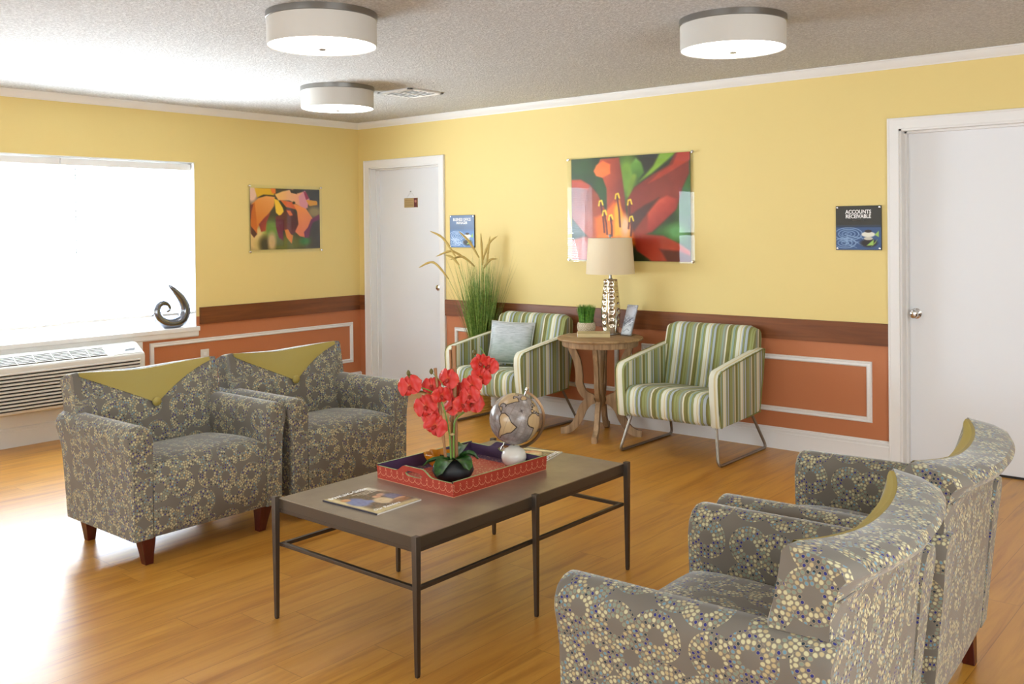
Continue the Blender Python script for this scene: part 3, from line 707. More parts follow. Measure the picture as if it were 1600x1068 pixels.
office_sign(4.647, ['ACCOUNTS', 'RECEIVABLE'], 'dark square sign reading ACCOUNTS RECEIVABLE beside the right door', False, .88)
office_sign(1.318, ['BUSINESS OFFICE', 'MANAGER'], 'blue square sign reading BUSINESS OFFICE MANAGER behind the tall grass', True, .80)

# plaque hung on door
e = empty('door_plaque', (.592, .105, 1.696), 'small tan wooden plaque hanging by a string on the left door', 'plaque')
p = Paint(0, 0, 100, 52, 50, 26, (178, 152, 104)); p.poly([(76, 0), (100, 0), (100, 52), (76, 52)], (92, 34, 38), 3); p.blob(88, 18, 8, 8, (180, 120, 110), .6)
for y_ in (12, 22, 32, 42): p.line([(8, y_), (66, y_ + (y_ % 3))], 2.4, (128, 100, 60), 3)
MB().box(-.083, .083, -.010, -.001, -.044, .040).build('board', M_oaktop, e, bevel=.001)
p.build('printed_face', lambda u, v_: ((u - .5) * .164, -.0105, (.5 - v_) * .082 - .002), M_print, e)
MB().tube([(-.060, -.006, .038), (.0, -.008, .098), (.060, -.006, .038)], .0012, 6).build('string', M_trim, e)
MB().lathe([(.006, 0), (.006, .004), (.001, .006)], 10, (0, -.010, .098)).build('nail', M_iron, e)

# ------------------------------------------------------------------ patterned armchairs (local +x faces forward, front face at x=+.33)
def armchair(loc, rz, label):
    e = empty('armchair', loc, label, 'armchair', rz, 'dotted armchairs facing each other across the coffee table')
    FX = .33
    # seat and front apron
    prof = [(.60, .125), (.30, .125), (.012, .125), (.004, .132), (0, .16), (0, .24), (0, .34), (.003, .395), (.014, .428), (.040, .448), (.10, .457), (.20, .458), (.32, .450), (.44, .436), (.52, .425), (.60, .40)]
    rings = []
    for k in range(17):
        t = -1 + k / 8; vv = t * .291; bulge = (1 - t ** 4) ** .5 if abs(t) < 1 else 0
        r = []
        for u, z in prof:
            up = max(0, (z - .40) / .06) * (1 if u < .58 else 0)
            fr = 1 if u < .05 and z > .14 else 0
            r.append((FX - u + fr * .012 * bulge, vv, z - .016 * (1 - bulge) * up))
        rings.append(r)
    MB().loft(rings, uvoff=(.31, .2)).build('seat', M_fab, e)
    # arms
    def arm(sg):
        ap = [(.291, .125), (.291, .22), (.291, .34), (.290, .44), (.286, .50), (.284, .545), (.292, .582), (.312, .607), (.342, .620), (.372, .618), (.398, .603), (.412, .578), (.413, .548), (.402, .505), (.392, .45), (.388, .36), (.385, .24), (.382, .125)]
        rings = []
        for u, sc in ((.0, .90), (.004, .95), (.012, .985), (.024, 1.0), (.12, 1.0), (.24, 1.0), (.36, 1.0), (.48, 1.0), (.60, 1.0), (.655, .99), (.668, .95)):
            lean = .0
            r = []
            for a, z in ap:
                ca, cz = .34, .40
                uu = u
                if u > .5: uu = u - (.60 - z) * .10 * (u - .5) / .17   # rear edge leans back
                zz = z if z < .13 else cz + (z - cz) * (1 - (1 - sc) * .45)
                r.append((FX - uu, sg * (ca + (a - ca) * sc), zz))
            rings.append(r)
        return MB().loft(rings, uvoff=(.1 + .37 * sg, .05)).build('arm', M_fab, e, angle=50)
    arm(-1); arm(1)
    # backrest : upper curved roll + lower inner/outer block
    def uf(z, t):    # front surface depth for height z, t=v/.36
        c = .457 + (z - .42) * .10 + .138 * (max(0, z - .61) / .16) ** 1.15; s_ = .515 + (z - .62) * .20
        return c * (1 - t * t) + s_ * t * t
    ztop = lambda t: .768 + .032 * abs(t) ** 1.5
    HW = .378
    rings = []
    for k in range(25):
        t = -1 + k / 12; vv = t * HW; zt = ztop(t); F = uf(zt, t)
        rear = .752 - .058 * abs(t) ** 2.2; low = .674 - .006 * t * t; seam = .682 - .012 * t * t
        zb = .612; zf = .415 if abs(vv) < .29 else .612
        r = [(uf(zf, t) , zf), (uf(zf + .06, t), zf + .06), (uf(.64, t), .64) , (uf(.67, t), .67), (uf(.70, t), .70), (uf(.74, t), .74), (uf(zt - .012, t) - .002, zt - .012), (F + .010, zt + .004), (F + .03, zt + .004 - .004 * abs(t)),
             ((F + rear) / 2 + .015, zt + .002 - .012 * abs(t) ** 2), (rear - .012, zt - .008 - .022 * abs(t) ** 2), (rear, zt - .026 - .026 * t * t), (rear - .016, zt - .050 - .02 * t * t), (seam, .700), (low - .01, .66), (low - .012, zb)]
        ins = 0
        if abs(t) > .99: r = [(.5 * (.60 + u) * .0 + u + (.62 - u) * .10, z + (.70 - z) * .06) for u, z in r]
        rings.append([(FX - u, vv, z) for u, z in r])
    B = MB().loft(rings, uvoff=(.05, .6))
    rings = []
    for k in range(13):
        t = -1 + k / 6; vv = t * .345 * (1 if True else 1); tt = t * .345 / HW
        vin = t * .288
        low = .674 - .006 * tt * tt
        fr = [(.54, .14), (.50 + .02 * tt * tt, .40), (uf(.50, tt) + .02, .50), (uf(.58, tt) + .02, .58), (uf(.60, tt) + .02, .618)]
        rr_ = [(low - .012, .63), (low - .016, .55), (low - .026, .42), (low - .038, .28), (low - .050, .14), (low - .054, .126)]
        rings.append([(FX - u, vin if u < .60 else vv, z) for u, z in fr] + [(FX - u, vv, z) for u, z in rr_])
    B.loft(rings, uvoff=(.0, .12))
    B.build('backrest', M_fab, e, angle=38)
    # piping seam round the upper back roll
    MB().tube([(FX - (.6855 - .012 * (k / 12 - 1) ** 2), (k / 12 - 1) * HW * .985, .700) for k in range(25)], .0022, 6).build('seam_piping', M_fab, e)
    # olive V panel
    rows = []; nv = 29
    for j in range(9):
        row = []
        for k in range(nv):
            t = -1 + 2 * k / (nv - 1); v_ = t * .345; tt = v_ / HW
            z0 = .617 + (.782 - .617) * abs(t) ** .93; z1 = ztop(tt) - .001
            f = j / 8; z = z0 + (z1 - z0) * f
            puff = .004 + .006 * math.sin(PI * f) * (1 - abs(t))
            if f == 1: puff = .001
            row.append((FX - uf(z, tt) + puff, v_, z + (.004 if f == 1 else 0)))
        rows.append(row)
    pn = MB(); pn.grid(rows)
    back = [[(x - .012, y, z) for x, y, z in r] for r in rows]
    pn.grid(back, flip=True); pn.loft([rows[0], back[0]], closed=False, cap=False); pn.loft([rows[-1], back[-1]], closed=False, cap=False)
    po = pn.build('olive_panel', M_olive, e, angle=70)
    po['label'] = 'smooth olive V-shaped panel'
    rg = [[(FX - uf(.625, 0) + h, r * math.cos(q * PI / 10), .625 + r * math.sin(q * PI / 10)) for q in range(20)] for r, h in ((.021, .0), (.023, .007), (.021, .013), (.012, .019), (.001, .021))]
    MB().loft(rg).build('button', M_olive, po)
    # legs
    for lx, ly, sx_, sy_ in ((.275, -.305, 1, -1), (.275, .305, 1, 1), (-.240, -.305, -1, -1), (-.240, .305, -1, 1)):
        b_ = MB(); rings = []
        for z, h, o_ in ((0, .019, -.004 if sx_ > 0 else .016), (.05, .024, -.002 if sx_ > 0 else .008), (.095, .030, 0), (.128, .034, 0)):
            cx = lx + sx_ * o_; cy = ly - sy_ * (.128 - z) * .10
            rings.append([(cx - h, cy - h, z), (cx + h, cy - h, z), (cx + h, cy + h, z), (cx - h, cy + h, z)])
        b_.loft(rings).build('leg', M_cherry, e, bevel=.003)
    return e
ac1 = armchair((2.59, -3.415, 0), 0, 'dotted armchair with olive V panel, left of the pair before the window')
def copy_chair(loc, rz, label):
    c = dup(ac1); c.location = loc; c.rotation_euler = (0, 0, rz); c['label'] = label; return c
copy_chair((2.59, -2.580, 0), 0, 'dotted armchair with olive V panel, right of the window pair, nearer the left door')
copy_chair((5.690, -3.630, 0), PI + .045, 'dotted armchair seen from behind in the right foreground, nearest the camera')
copy_chair((5.667, -2.795, 0), PI + .060, 'dotted armchair seen from behind, beyond the nearest one and closer to the right door')

# ------------------------------------------------------------------ striped chairs (face -y)
def striped_chair(loc, label):
    e = empty('striped_armchair', loc, label, 'armchair', 0, 'green striped chairs by the side table')
    # seat cushion with rolled front: profile in (y,z)
    prof = [(.20, .262), (-.10, .248), (-.30, .240), (-.345, .247), (-.368, .270), (-.376, .32), (-.374, .375), (-.362, .410), (-.335, .430), (-.28, .437), (-.15, .428), (0, .412), (.16, .392), (.22, .38)]
    rings = []; uvx = []
    for k in range(13):
        t = -1 + k / 6; x = t * .304; q = 1 - .5 * max(0, abs(t) - .85) / .15 * .12
        rings.append([(x, y * q if y < -.3 else y, .33 + (z - .33) * (q if z > .33 else 1)) for y, z in prof])
    b = MB(); base_i = len(b.f); b.loft(rings)
    # stripes follow x everywhere
    for fi in range(len(b.f)):
        b.uv[fi] = [(b.v[i][0] + .02, b.v[i][1] + b.v[i][2]) for i in b.f[fi]]
    b.build('seat', M_str, e, angle=50)
    # backrest
    prof = [(.10, .36), (.120, .42), (.155, .55), (.185, .66), (.205, .735), (.215, .768), (.228, .788), (.250, .800), (.280, .802), (.305, .795), (.322, .775), (.326, .74), (.315, .62), (.285, .45), (.245, .30), (.22, .26), (.12, .27)]
    rings = []
    for k in range(13):
        t = -1 + k / 6; hw = .326; edge = max(0, abs(t) - .84) / .16
        r = []
        for y, z in prof:
            xx = t * (hw if z > .62 else (.300 + .026 * max(0, (z - .52) / .1) if z > .52 else .300))
            cy, cz = .22, .55
            r.append((xx, y + (.235 - y) * .10 * edge ** 2, z - (.020 * edge ** 2 if z > .7 else 0)))
        rings.append(r)
    b = MB(); b.loft(rings)
    for fi in range(len(b.f)):
        if len(b.f[fi]) > 4: b.uv[fi] = [(b.v[i][1] + .11, b.v[i][2]) for i in b.f[fi]]
        else: b.uv[fi] = [(b.v[i][0] + .02, b.v[i][1] + b.v[i][2]) for i in b.f[fi]]
    b.build('backrest', M_str, e, angle=50)
    # arms
    for sg in (-1, 1):
        out = [(-.326, .238), (-.335, .25), (-.350, .38), (-.358, .50), (-.356, .540), (-.345, .562), (-.322, .580), (-.20, .600), (0, .628), (.20, .655), (.262, .662), (.272, .655), (.268, .63), (.235, .46), (.195, .275), (.185, .262), (.0, .25)]
        cyz = (-.04, .42)
        lay = [(.300, 1.0, False), (.302, 1.0, True), (.318, 1.008, True), (.345, 1.008, True), (.362, 1.0, True), (.366, .995, False), (.368, .97, False)]
        b = MB(); rings = []
        for xo, sc, _ in [(.300, .97, 0)] + lay:
            rings.append([(sg * xo, cyz[0] + (y - cyz[0]) * sc, cyz[1] + (z - cyz[1]) * sc) for y, z in out])
        b.loft(rings)
        for fi in range(len(b.f)):
            xs_ = [b.v[i][0] for i in b.f[fi]]
            if len(b.f[fi]) > 4 or max(abs(x) for x in xs_) - min(abs(x) for x in xs_) < .0045:
                b.uv[fi] = [(b.v[i][1] + .30, b.v[i][2]) for i in b.f[fi]]
            else: b.uv[fi] = [((abs(b.v[i][0]) - .300) * .62 + (.226 if sg > 0 else .218), b.v[i][1]) for i in b.f[fi]]
        b.build('arm', M_str, e, angle=40)
        pp = spline([Vector((sg * .3715, y * .985, z * .985 + .007)) for y, z in out], 2)
        MB().tube(pp, .0035, 6, loop=False).build('arm_piping', mat('olive piping', (120, 122, 62), rough=.8), e)
        # sled leg
        P_ = [(.300, -.295, .250), (.345, -.338, .040), (.352, -.338, .008), (.352, -.300, .009), (.352, 0, .009), (.352, .29, .009), (.352, .322, .010), (.345, .318, .040), (.300, .215, .262)]
        path = []
        A = [Vector((sg * x, y, z)) for x, y, z in [(.300, -.262, .262), (.352, -.338, .009), (.352, .322, .009), (.300, .185, .275)]]
        def fillet(p0, p1, p2, r, n=7):
            d0 = (p0 - p1).normalized(); d2 = (p2 - p1).normalized(); a = p1 + d0 * r; c = p1 + d2 * r
            return [a.lerp(p1, q / n).lerp(p1.lerp(c, q / n), q / n) for q in range(n + 1)]
        path = [A[0]] + fillet(A[0], A[1], A[2], .045) + fillet(A[1], A[2], A[3], .045) + [A[3]]
        MB().tube(path, .0095, 12).build('sled_leg', M_steel, e)
    return e
sc1 = striped_chair((3.700, -.375, 0), 'green and cream striped chair right of the side table, with an empty seat')
sc2 = dup(sc1); sc2.location = (2.186, -.392, 0); sc2['label'] = 'green and cream striped chair left of the side table, holding a grey pillow'

# pillow
def pillow():
    e = empty('throw_pillow', (2.150, -.405, .432), 'small square grey-green pillow leaning on the left striped chair', 'pillow')
    m = mat('brushed grey green linen', rough=.9); t = NT(m); uv = t.n('ShaderNodeUVMap'); sp = t.n('ShaderNodeSeparateXYZ', i={0: uv.outputs[0]})
    cv = t.n('ShaderNodeCombineXYZ', i={0: t.math('MULTIPLY', sp.outputs[0], 5.0), 1: t.math('MULTIPLY', sp.outputs[1], 30.0), 2: 0.0})
    n1 = t.n('ShaderNodeTexNoise', i={'Vector': cv.outputs[0], 'Scale': 1.0, 'Detail': 5.0, 'Roughness': .7})
    n2 = t.n('ShaderNodeTexNoise', i={'Vector': uv.outputs[0], 'Scale': 2.2, 'Detail': 2.0})
    c1 = t.ramp(n1.outputs[0], [(0.3, lin(158, 168, 172)), (0.55, lin(198, 204, 208)), (0.8, lin(216, 220, 222))])
    k = t.math('SUBTRACT', 1.15, t.math('MULTIPLY', sp.outputs[1], 1.6))
    c = t.mix(t.math('MULTIPLY', t.math('MULTIPLY', n2.outputs[0], .9), t.math('MAXIMUM', k, 0.0)), c1, lin(118, 152, 116)); t.link(c, t.p.inputs['Base Color'])
    hw = .168; n = 21
    M = Matrix.Rotation(math.radians(30), 4, 'Z') @ Matrix.Rotation(math.radians(-24), 4, 'X') @ Matrix.Rotation(math.radians(3), 4, 'Y')
    b = MB(); grids = []
    for s in (-1, 1):
        rows = []; uvs = []
        for j in range(n):
            row = []; ur = []
            for i in range(n):
                u = -1 + 2 * i / (n - 1); w2 = -1 + 2 * j / (n - 1)
                th = .050 * (max(0, (1 - u ** 4)) * max(0, (1 - w2 ** 4))) ** .55
                x = u * hw * (1 - .05 * (1 - w2 * w2)); z = w2 * hw * (1 - .05 * (1 - u * u)) + hw
                row.append(M @ Vector((x, s * th, z))); ur.append((i / (n - 1), j / (n - 1)))
            rows.append(row); uvs.append(ur)
        b.grid(rows, uvs=uvs, flip=(s > 0)); grids.append(rows)
    b.build('cushion', m, e, doubles=True, angle=80)
    r = grids[0]; edge = [r[0][i] for i in range(n)] + [r[j][-1] for j in range(1, n)] + [r[-1][i] for i in range(n - 2, -1, -1)] + [r[j][0] for j in range(n - 2, 0, -1)]
    MB().tube(edge, .004, 6, loop=True).build('piping', mat('pale piping', (206, 210, 206), rough=.85), e)
pillow()

# ------------------------------------------------------------------ round side table
TX, TY = 2.965, -.372
e = empty('side_table', (TX, TY, 0), 'round weathered oak pedestal table between the two striped chairs', 'side table')
MB().lathe([(.05, .668), (.282, .668), (.296, .672), (.301, .680), (.298, .687), (.288, .691), (.02, .692)], 64).build('table_top', M_oaktop, e)
MB().lathe([(.240, .628), (.262, .628), (.266, .636), (.266, .668), (.240, .668)], 64).build('apron', M_oak, e)
MB().lathe([(.020, .20), (.030, .22), (.034, .26), (.026, .29), (.023, .33), (.028, .345), (.028, .36), (.022, .365), (.024, .40), (.031, .50), (.034, .56), (.030, .575), (.034, .585), (.030, .60), (.034, .612), (.045, .628)], 28).build('pedestal_column', M_oak, e)
leg_c = spline([Vector((r, 0, z)) for r, z in [(.205, .640), (.200, .60), (.165, .52), (.150, .42), (.150, .36), (.118, .29), (.070, .262), (.048, .25)]], 5)
foot_c = spline([Vector((r, 0, z)) for r, z in [(.045, .255), (.085, .235), (.125, .185), (.155, .115), (.195, .055), (.245, .026), (.285, .022)]], 5)
for k, ang in enumerate((-82, 8, 98, 188)):
    a = math.radians(ang + 17); R = Matrix.Rotation(a, 4, 'Z')
    b = MB()
    for cc, w0, w1, th in ((leg_c, .024, .028, .015), (foot_c, .034, .022, .016)):
        rings = []
        for q, p_ in enumerate(cc):
            f = q / (len(cc) - 1); tt = (cc[min(q + 1, len(cc) - 1)] - cc[max(q - 1, 0)]).normalized(); nn_ = Vector((-tt.z, 0, tt.x)); wv = w0 + (w1 - w0) * f
            rings.append([R @ (p_ + nn_ * (sx_ * wv) + Vector((0, sy_ * th, 0))) for sx_, sy_ in ((-1, -1), (-.35, -1.15), (.35, -1.15), (1, -1), (1, 1), (.35, 1.15), (-.35, 1.15), (-1, 1))])
        b.loft(rings)
    b.build('leg', M_oak, e, angle=50)

ZT = .692
# lamp
e = empty('table_lamp', (2.955, -.222, ZT), 'silver dimpled table lamp with a cream drum shade on the round table', 'lamp')
m_l = mat('mercury silver glass', (206, 198, 180), rough=.14, metal=.95)
b = MB(); nz_, na = 60, 72; rows = []
dimples = []
for row in range(8):
    zc = .045 + row * .046
    for q in range(7): dimples.append((zc + (.0 if q % 2 else .023), (q + .5 * (row % 1)) * 2 * PI / 7))
for j in range(nz_ + 1):
    z = .385 * j / nz_; r = .058 + .011 * math.sin(PI * min(1, z / .20) * .5) - .022 * max(0, (z - .15) / .235) ** 1.1
    ring = []
    for i in range(na):
        th = 2 * PI * i / na; dr = 0
        for zc, tc_ in dimples:
            dth = (th - tc_ + PI) % (2 * PI) - PI; dd = math.hypot(dth * r, z - zc)
            if dd < .019: dr -= .0095 * (1 - (dd / .019) ** 2) 
            elif dd < .023: dr += .0012
        ring.append(((r + dr) * math.cos(th), (r + dr) * math.sin(th), z + .008))
    rows.append(ring)
b.loft(rows); b.build('lamp_base', m_l, e, angle=80)
MB().lathe([(.060, 0), (.062, .004), (.060, .010), (.01, .010)], 40).build('foot', M_nickel, e)
MB().lathe([(.006, .39), (.020, .392), (.012, .398), (.009, .44), (.009, .46), (.004, .46)], 20).build('neck', M_nickel, e)
m_s = mat('cream linen lampshade', (226, 210, 178), rough=.85); m_s.node_tree.nodes['Principled BSDF'].inputs['Emission Strength'].default_value = 0
MB().lathe([(.168, .432), (.172, .431), (.174, .434), (.156, .684), (.154, .686), (.152, .684), (.168, .432)], 72, cap=False).build('lamp_shade', m_s, e)
MB().lathe([(.004, .455), (.004, .690), (.010, .694), (.011, .704), (.007, .712), (.001, .714)], 16).build('finial', M_nickel, e)
b = MB()
for q in range(3):
    b.tube([(.004 * math.cos(q * 2.094), .004 * math.sin(q * 2.094), .684), (.152 * math.cos(q * 2.094), .152 * math.sin(q * 2.094), .680)], .0014, 6)
b.build('shade_spider', M_nickel, e)

# small grass pot
e = empty('potted_grass', (2.775, -.270, ZT), 'small bright green grass in a cream carved round pot on the side table', 'plant')
m_p = mat('carved cream ceramic', (206, 190, 160), rough=.7); t = NT(m_p); uv = t.n('ShaderNodeUVMap')
vm = t.n('ShaderNodeVectorMath', operation='SCALE', i={0: uv.outputs[0], 'Scale': 1 / .046})
vo = t.n('ShaderNodeTexVoronoi', voronoi_dimensions='2D', i={'Vector': vm.outputs[0], 'Scale': 1.0, 'Randomness': 0.05})
rg_ = t.math('SINE', t.math('MULTIPLY', vo.outputs['Distance'], 26.0)); t.link(t.mix(t.math('MULTIPLY', t.math('ADD', rg_, 1.0), .28), lin(214, 200, 172), lin(140, 116, 86)), t.p.inputs['Base Color']); t.bump(rg_, .5, .003)
MB().lathe([(.02, 0), (.050, 0), (.060, .012), (.0665, .040), (.066, .066), (.062, .078), (.056, .080), (.054, .070), (.02, .068)], 48).build('pot', m_p, e)
def blades(n, rmax, h0, h1, spread, wd, seed, ymax=9.0, z0=.0, curve=1.0):
    rnd = random.Random(seed); b = MB()
    for _ in range(n):
        a = rnd.uniform(0, 2 * PI); r = rmax * math.sqrt(rnd.random()); x, y = r * math.cos(a), r * math.sin(a)
        h = rnd.uniform(h0, h1); da = a + rnd.uniform(-.9, .9); sp = spread * rnd.uniform(.1, 1) * (0.4 + r / rmax)
        dx, dy = math.cos(da), math.sin(da); wx, wy = -dy, dx; pts_ = []
        tw = rnd.uniform(0, PI); cxw, sxw = math.cos(tw), math.sin(tw)
        for k in range(6):
            f = k / 5; d_ = sp * f ** (1.0 + curve); w_ = wd * (1 - f ** 2) * .5 + .0002
            px_, py_, pz_ = x + dx * d_, y + dy * d_, z0 + h * f * (1 - .12 * f * sp / max(h, .01))
            ox, oy = (wx * cxw + dx * sxw) * w_, (wy * cxw + dy * sxw) * w_
            pts_.append([(px_ - ox, min(py_ - oy, ymax), pz_), (px_ + ox, min(py_ + oy, ymax), pz_)])
        b.grid(pts_)
    return b
def leafmat(name, a, b_, rough=.5):
    m = mat(name, rough=rough); t = NT(m); g = t.n('ShaderNodeNewGeometry')
    n = t.n('ShaderNodeTexNoise', i={'Vector': g.outputs['Position'], 'Scale': 60.0}); t.link(t.ramp(n.outputs[0], [(.35, lin(a)), (.65, lin(b_))]), t.p.inputs['Base Color']); return m
o = blades(900, .052, .10, .145, .022, .0035, 3, z0=.068).build('grass_blades', leafmat('bright grass', (52, 110, 24), (104, 158, 48)), e, recalc=False); o['kind'] = 'stuff'

# book under/beside lamp
e = empty('book', (2.930, -.405, ZT), 'thin closed book with cream cover lying on the side table before the lamp', 'book', math.radians(36))
MB().box(-.112, .112, -.068, .070, .003, .026).build('pages', mat('white book pages', (236, 234, 228), rough=.8), e, smooth=False)
b = MB(); b.box(-.110, .115, -.073, .073, 0, .003); b.box(-.110, .115, -.073, .073, .026, .029); b.box(-.108, .115, -.073, -.0705, 0, .029)
b.build('cover', mat('cream book cover', (204, 184, 134), rough=.6), e, bevel=.0008)

# brochure holder
e = empty('brochure_holder', (3.095, -.245, ZT), 'clear tilted holder with grey photo brochures on the right side of the round table', 'brochure holder', math.radians(-8))
TI = Matrix.Rotation(math.radians(-21), 4, 'X')
p = Paint(0, 0, 60, 140, 60, 140, (150, 152, 160)); p.noise(90, 4, 6); p.noise(60, 9, 3)
p.blob(30, 30, 30, 26, (196, 198, 206), 1); p.blob(34, 118, 26, 22, (206, 208, 214), .8); p.line([(10, 90), (30, 74), (50, 60)], 4, (84, 86, 96), 4); p.line([(16, 100), (40, 84), (52, 76)], 3, (236, 238, 242), 3); p.line([(14, 126), (30, 112), (44, 120)], 2.4, (110, 112, 124), 3)
MB().box(-.046, .046, -.004, .004, .006, .226, M=TI).build('brochures', M_paper if False else mat('brochure paper', (170, 172, 180), rough=.4), e, smooth=False)
p.build('brochure_cover', lambda u, v_: TI @ Vector(((u - .5) * .092, -.0046, .226 - v_ * .220)), M_paper, e)
b = MB(); b.box(-.050, .050, .006, .009, .004, .19, M=TI); b.box(-.050, .050, -.018, -.015, .004, .085, M=TI); b.box(-.052, -.049, -.018, .009, .004, .09, M=TI); b.box(.049, .052, -.018, .009, .004, .09, M=TI); b.box(-.050, .050, -.03, .045, 0, .004)
b.build('acrylic_stand', M_acrylic, e, smooth=False)

# ------------------------------------------------------------------ tall grass in basket
e = empty('potted_grass', (1.655, -.165, 0), 'tall artificial pampas grass in a yellow ribbed planter, standing by the left door', 'plant')
prof = [(.05, 0), (.078, 0), (.082, .008), (.080, .016)]
for k in range(9):
    z = .018 + k * .024; r = .070 + .004 * k / 9
    prof += [(r, z), (r + .006, z + .006), (r + .007, z + .012), (r + .005, z + .020)]
prof += [(.072, .236), (.060, .236), (.03, .226)]
MB().lathe(prof, 48).build('planter', mat('yellow ribbed planter', (206, 164, 74), rough=.55), e)
gm = leafmat('tall grass', (74, 118, 32), (150, 172, 84))
o = blades(620, .058, .60, 1.02, .15, .0062, 11, ymax=.135, z0=.225, curve=.6).build('grass_blades', gm, e, recalc=False); o['kind'] = 'stuff'
o = blades(50, .05, .75, 1.12, .30, .003, 19, ymax=.135, z0=.225, curve=.5).build('outer_blades', leafmat('dry grass', (92, 96, 48), (150, 146, 92)), e, recalc=False); o['kind'] = 'stuff'
m_pl = mat('tan plume', (190, 164, 96), rough=.9)
def plume(base, tip, up, lab=None):
    bx, tx = Vector(base), Vector(tip); midp = (bx + tx) / 2 + Vector((0, 0, up)); cv = spline([bx, midp, tx], 9); n = len(cv)
    rnd = random.Random(int(abs(tip[0]) * 1e4)); rad = [.0015 + .0085 * math.sin(PI * min(1, k / (n - 1) * .9 + .10)) ** .7 * rnd.uniform(.8, 1.1) for k in range(n)]
    b = MB(); b.tube(cv, rad, 8)
    for k in range(n - 1):
        for q in range(10):
            a = rnd.uniform(0, 2 * PI); d = Vector((math.cos(a), math.sin(a), rnd.uniform(-.4, .6))).normalized(); s0 = cv[k].lerp(cv[k + 1], rnd.random()); tt = (cv[k + 1] - cv[k]).normalized()
            x_ = s0 + d * rad[k] * .8; y_ = s0 + d * (rad[k] + .004) + tt * .012; w_ = tt.cross(d) * .0007
            b.poly([x_ - w_, x_ + w_, y_])
    b.build('plume', m_pl, e, recalc=False)
    stem = spline([Vector((bx.x * .10, bx.y * .10, .24)), Vector((bx.x * .45, bx.y * .45, .24 + (bx.z - .24) * .6)), bx], 6)
    MB().tube(stem, .0013, 5).build('plume_stem', gm, e)
ox, oy = 1.655, -.165
for bs, tp, up in (((-.13, -.15, 1.235), (-.30, -.255, 1.437), .045), ((-.16, -.20, 1.055), (-.375, -.315, 1.148), .085), ((-.07, -.08, 1.205), (-.265, -.225, 1.236), .055),
                   ((-.10, -.14, 1.165), (-.205, -.185, 1.245), .020), ((.0, -.01, 1.22), (-.12, -.11, 1.430), .025), ((.02, .01, 1.16), (.012, .0, 1.414), .0),
                   ((.045, .03, 1.16), (.070, .045, 1.385), .02), ((-.03, -.03, 1.150), (-.175, -.155, 1.208), .05), ((.01, .01, 1.18), (.115, .075, 1.39), .05), ((.02, .02, 1.135), (.12, .07, 1.21), .03)):
    plume(bs, tp, up)

# ------------------------------------------------------------------ coffee table
CX, CY = 4.174, -3.087; hx, hy = .368, .612
e = empty('coffee_table', (CX, CY, 0), 'rectangular coffee table with taupe metal top on six thin iron legs', 'coffee table')
MB().box(-hx, hx, -hy, hy, .4495, .453).build('table_top', M_top, e, bevel=.001)
MB().box(-hx + .0005, hx - .0005, -hy + .0005, hy - .0005, .414, .4495).build('top_edge', mat('dark bronze edge', (84, 74, 62), rough=.4, metal=.5), e, bevel=.001)
b = MB(); q = .011
for z0, z1, s in ((.399, .4135, 1), (.272, .286, 2)):
    b.box(-hx + .004, hx - .004, -hy + .002, -hy + .018, z0, z1); b.box(-hx + .004, hx - .004, hy - .018, hy - .002, z0, z1)
    b.box(-hx + .002, -hx + .018, -hy, hy, z0, z1); b.box(hx - .018, hx - .002, -hy, hy, z0, z1)
b.build('frame_rails', M_iron, e, bevel=.002)
for sx_ in (-1, 1):
    for sy_ in (-1, 0, 1):
        x = sx_ * (hx + .008); y = sy_ * (hy + .008)
        b = MB(); b.loft([[(x + a * h, y + c * h, z) for a, c in ((-1, -1), (1, -1), (1, 1), (-1, 1))] for z, h in ((0, .0062), (.012, .0072), (.27, .0098), (.458, .0115), (.460, .0105))])
        b.build('leg', M_iron, e, bevel=.0015)

# tray
ZC = .453
tr = empty('serving_tray', (4.116, -3.018, ZC), 'red patterned wooden serving tray with purple inside, on the coffee table', 'tray', math.radians(-2))
def tray_red():
    m = mat('red stencilled tray paint', rough=.5); t = NT(m); uv = t.n('ShaderNodeUVMap'); sp = t.n('ShaderNodeSeparateXYZ', i={0: uv.outputs[0]})
    U = t.math('DIVIDE', sp.outputs[0], .034); fu = t.math('SUBTRACT', t.math('FRACT', U), .5); z = sp.outputs[1]
    X = t.math('MULTIPLY', fu, .034)
    def ring(cx, cz, r, w_):
        d = t.math('SQRT', t.math('ADD', t.math('POWER', t.math('SUBTRACT', X, cx), 2.0), t.math('POWER', t.math('SUBTRACT', z, cz), 2.0)))
        return t.math('LESS_THAN', t.math('ABSOLUTE', t.math('SUBTRACT', d, r)), w_)
    s = t.math('MULTIPLY', ring(0.0, .034, .0172, .0009), t.math('LESS_THAN', z, .032))
    for cx, cz, r in ((0.0, .023, .0013), (.0145, .040, .0020), (-.0145, .040, .0020), (.017, .046, .0022), (-.017, .046, .0022), (.0125, .0345, .0012), (-.0125, .0345, .0012), (.017, .0115, .0013), (-.017, .0115, .0013)):
        s = t.math('MAXIMUM', s, ring(cx, cz, 0.0, r))
    s = t.math('MAXIMUM', s, t.math('LESS_THAN', z, .0018))
    t.link(t.mix(s, lin(170, 56, 38), lin(222, 158, 120)), t.p.inputs['Base Color']); return m
M_tred = tray_red(); M_tpur = mat('purple tray lining', (74, 52, 84), rough=.45)
M_tedge = mat('pale green tray edge', (150, 176, 120), rough=.5)
tw, tl = .214, .264      # half sizes at base
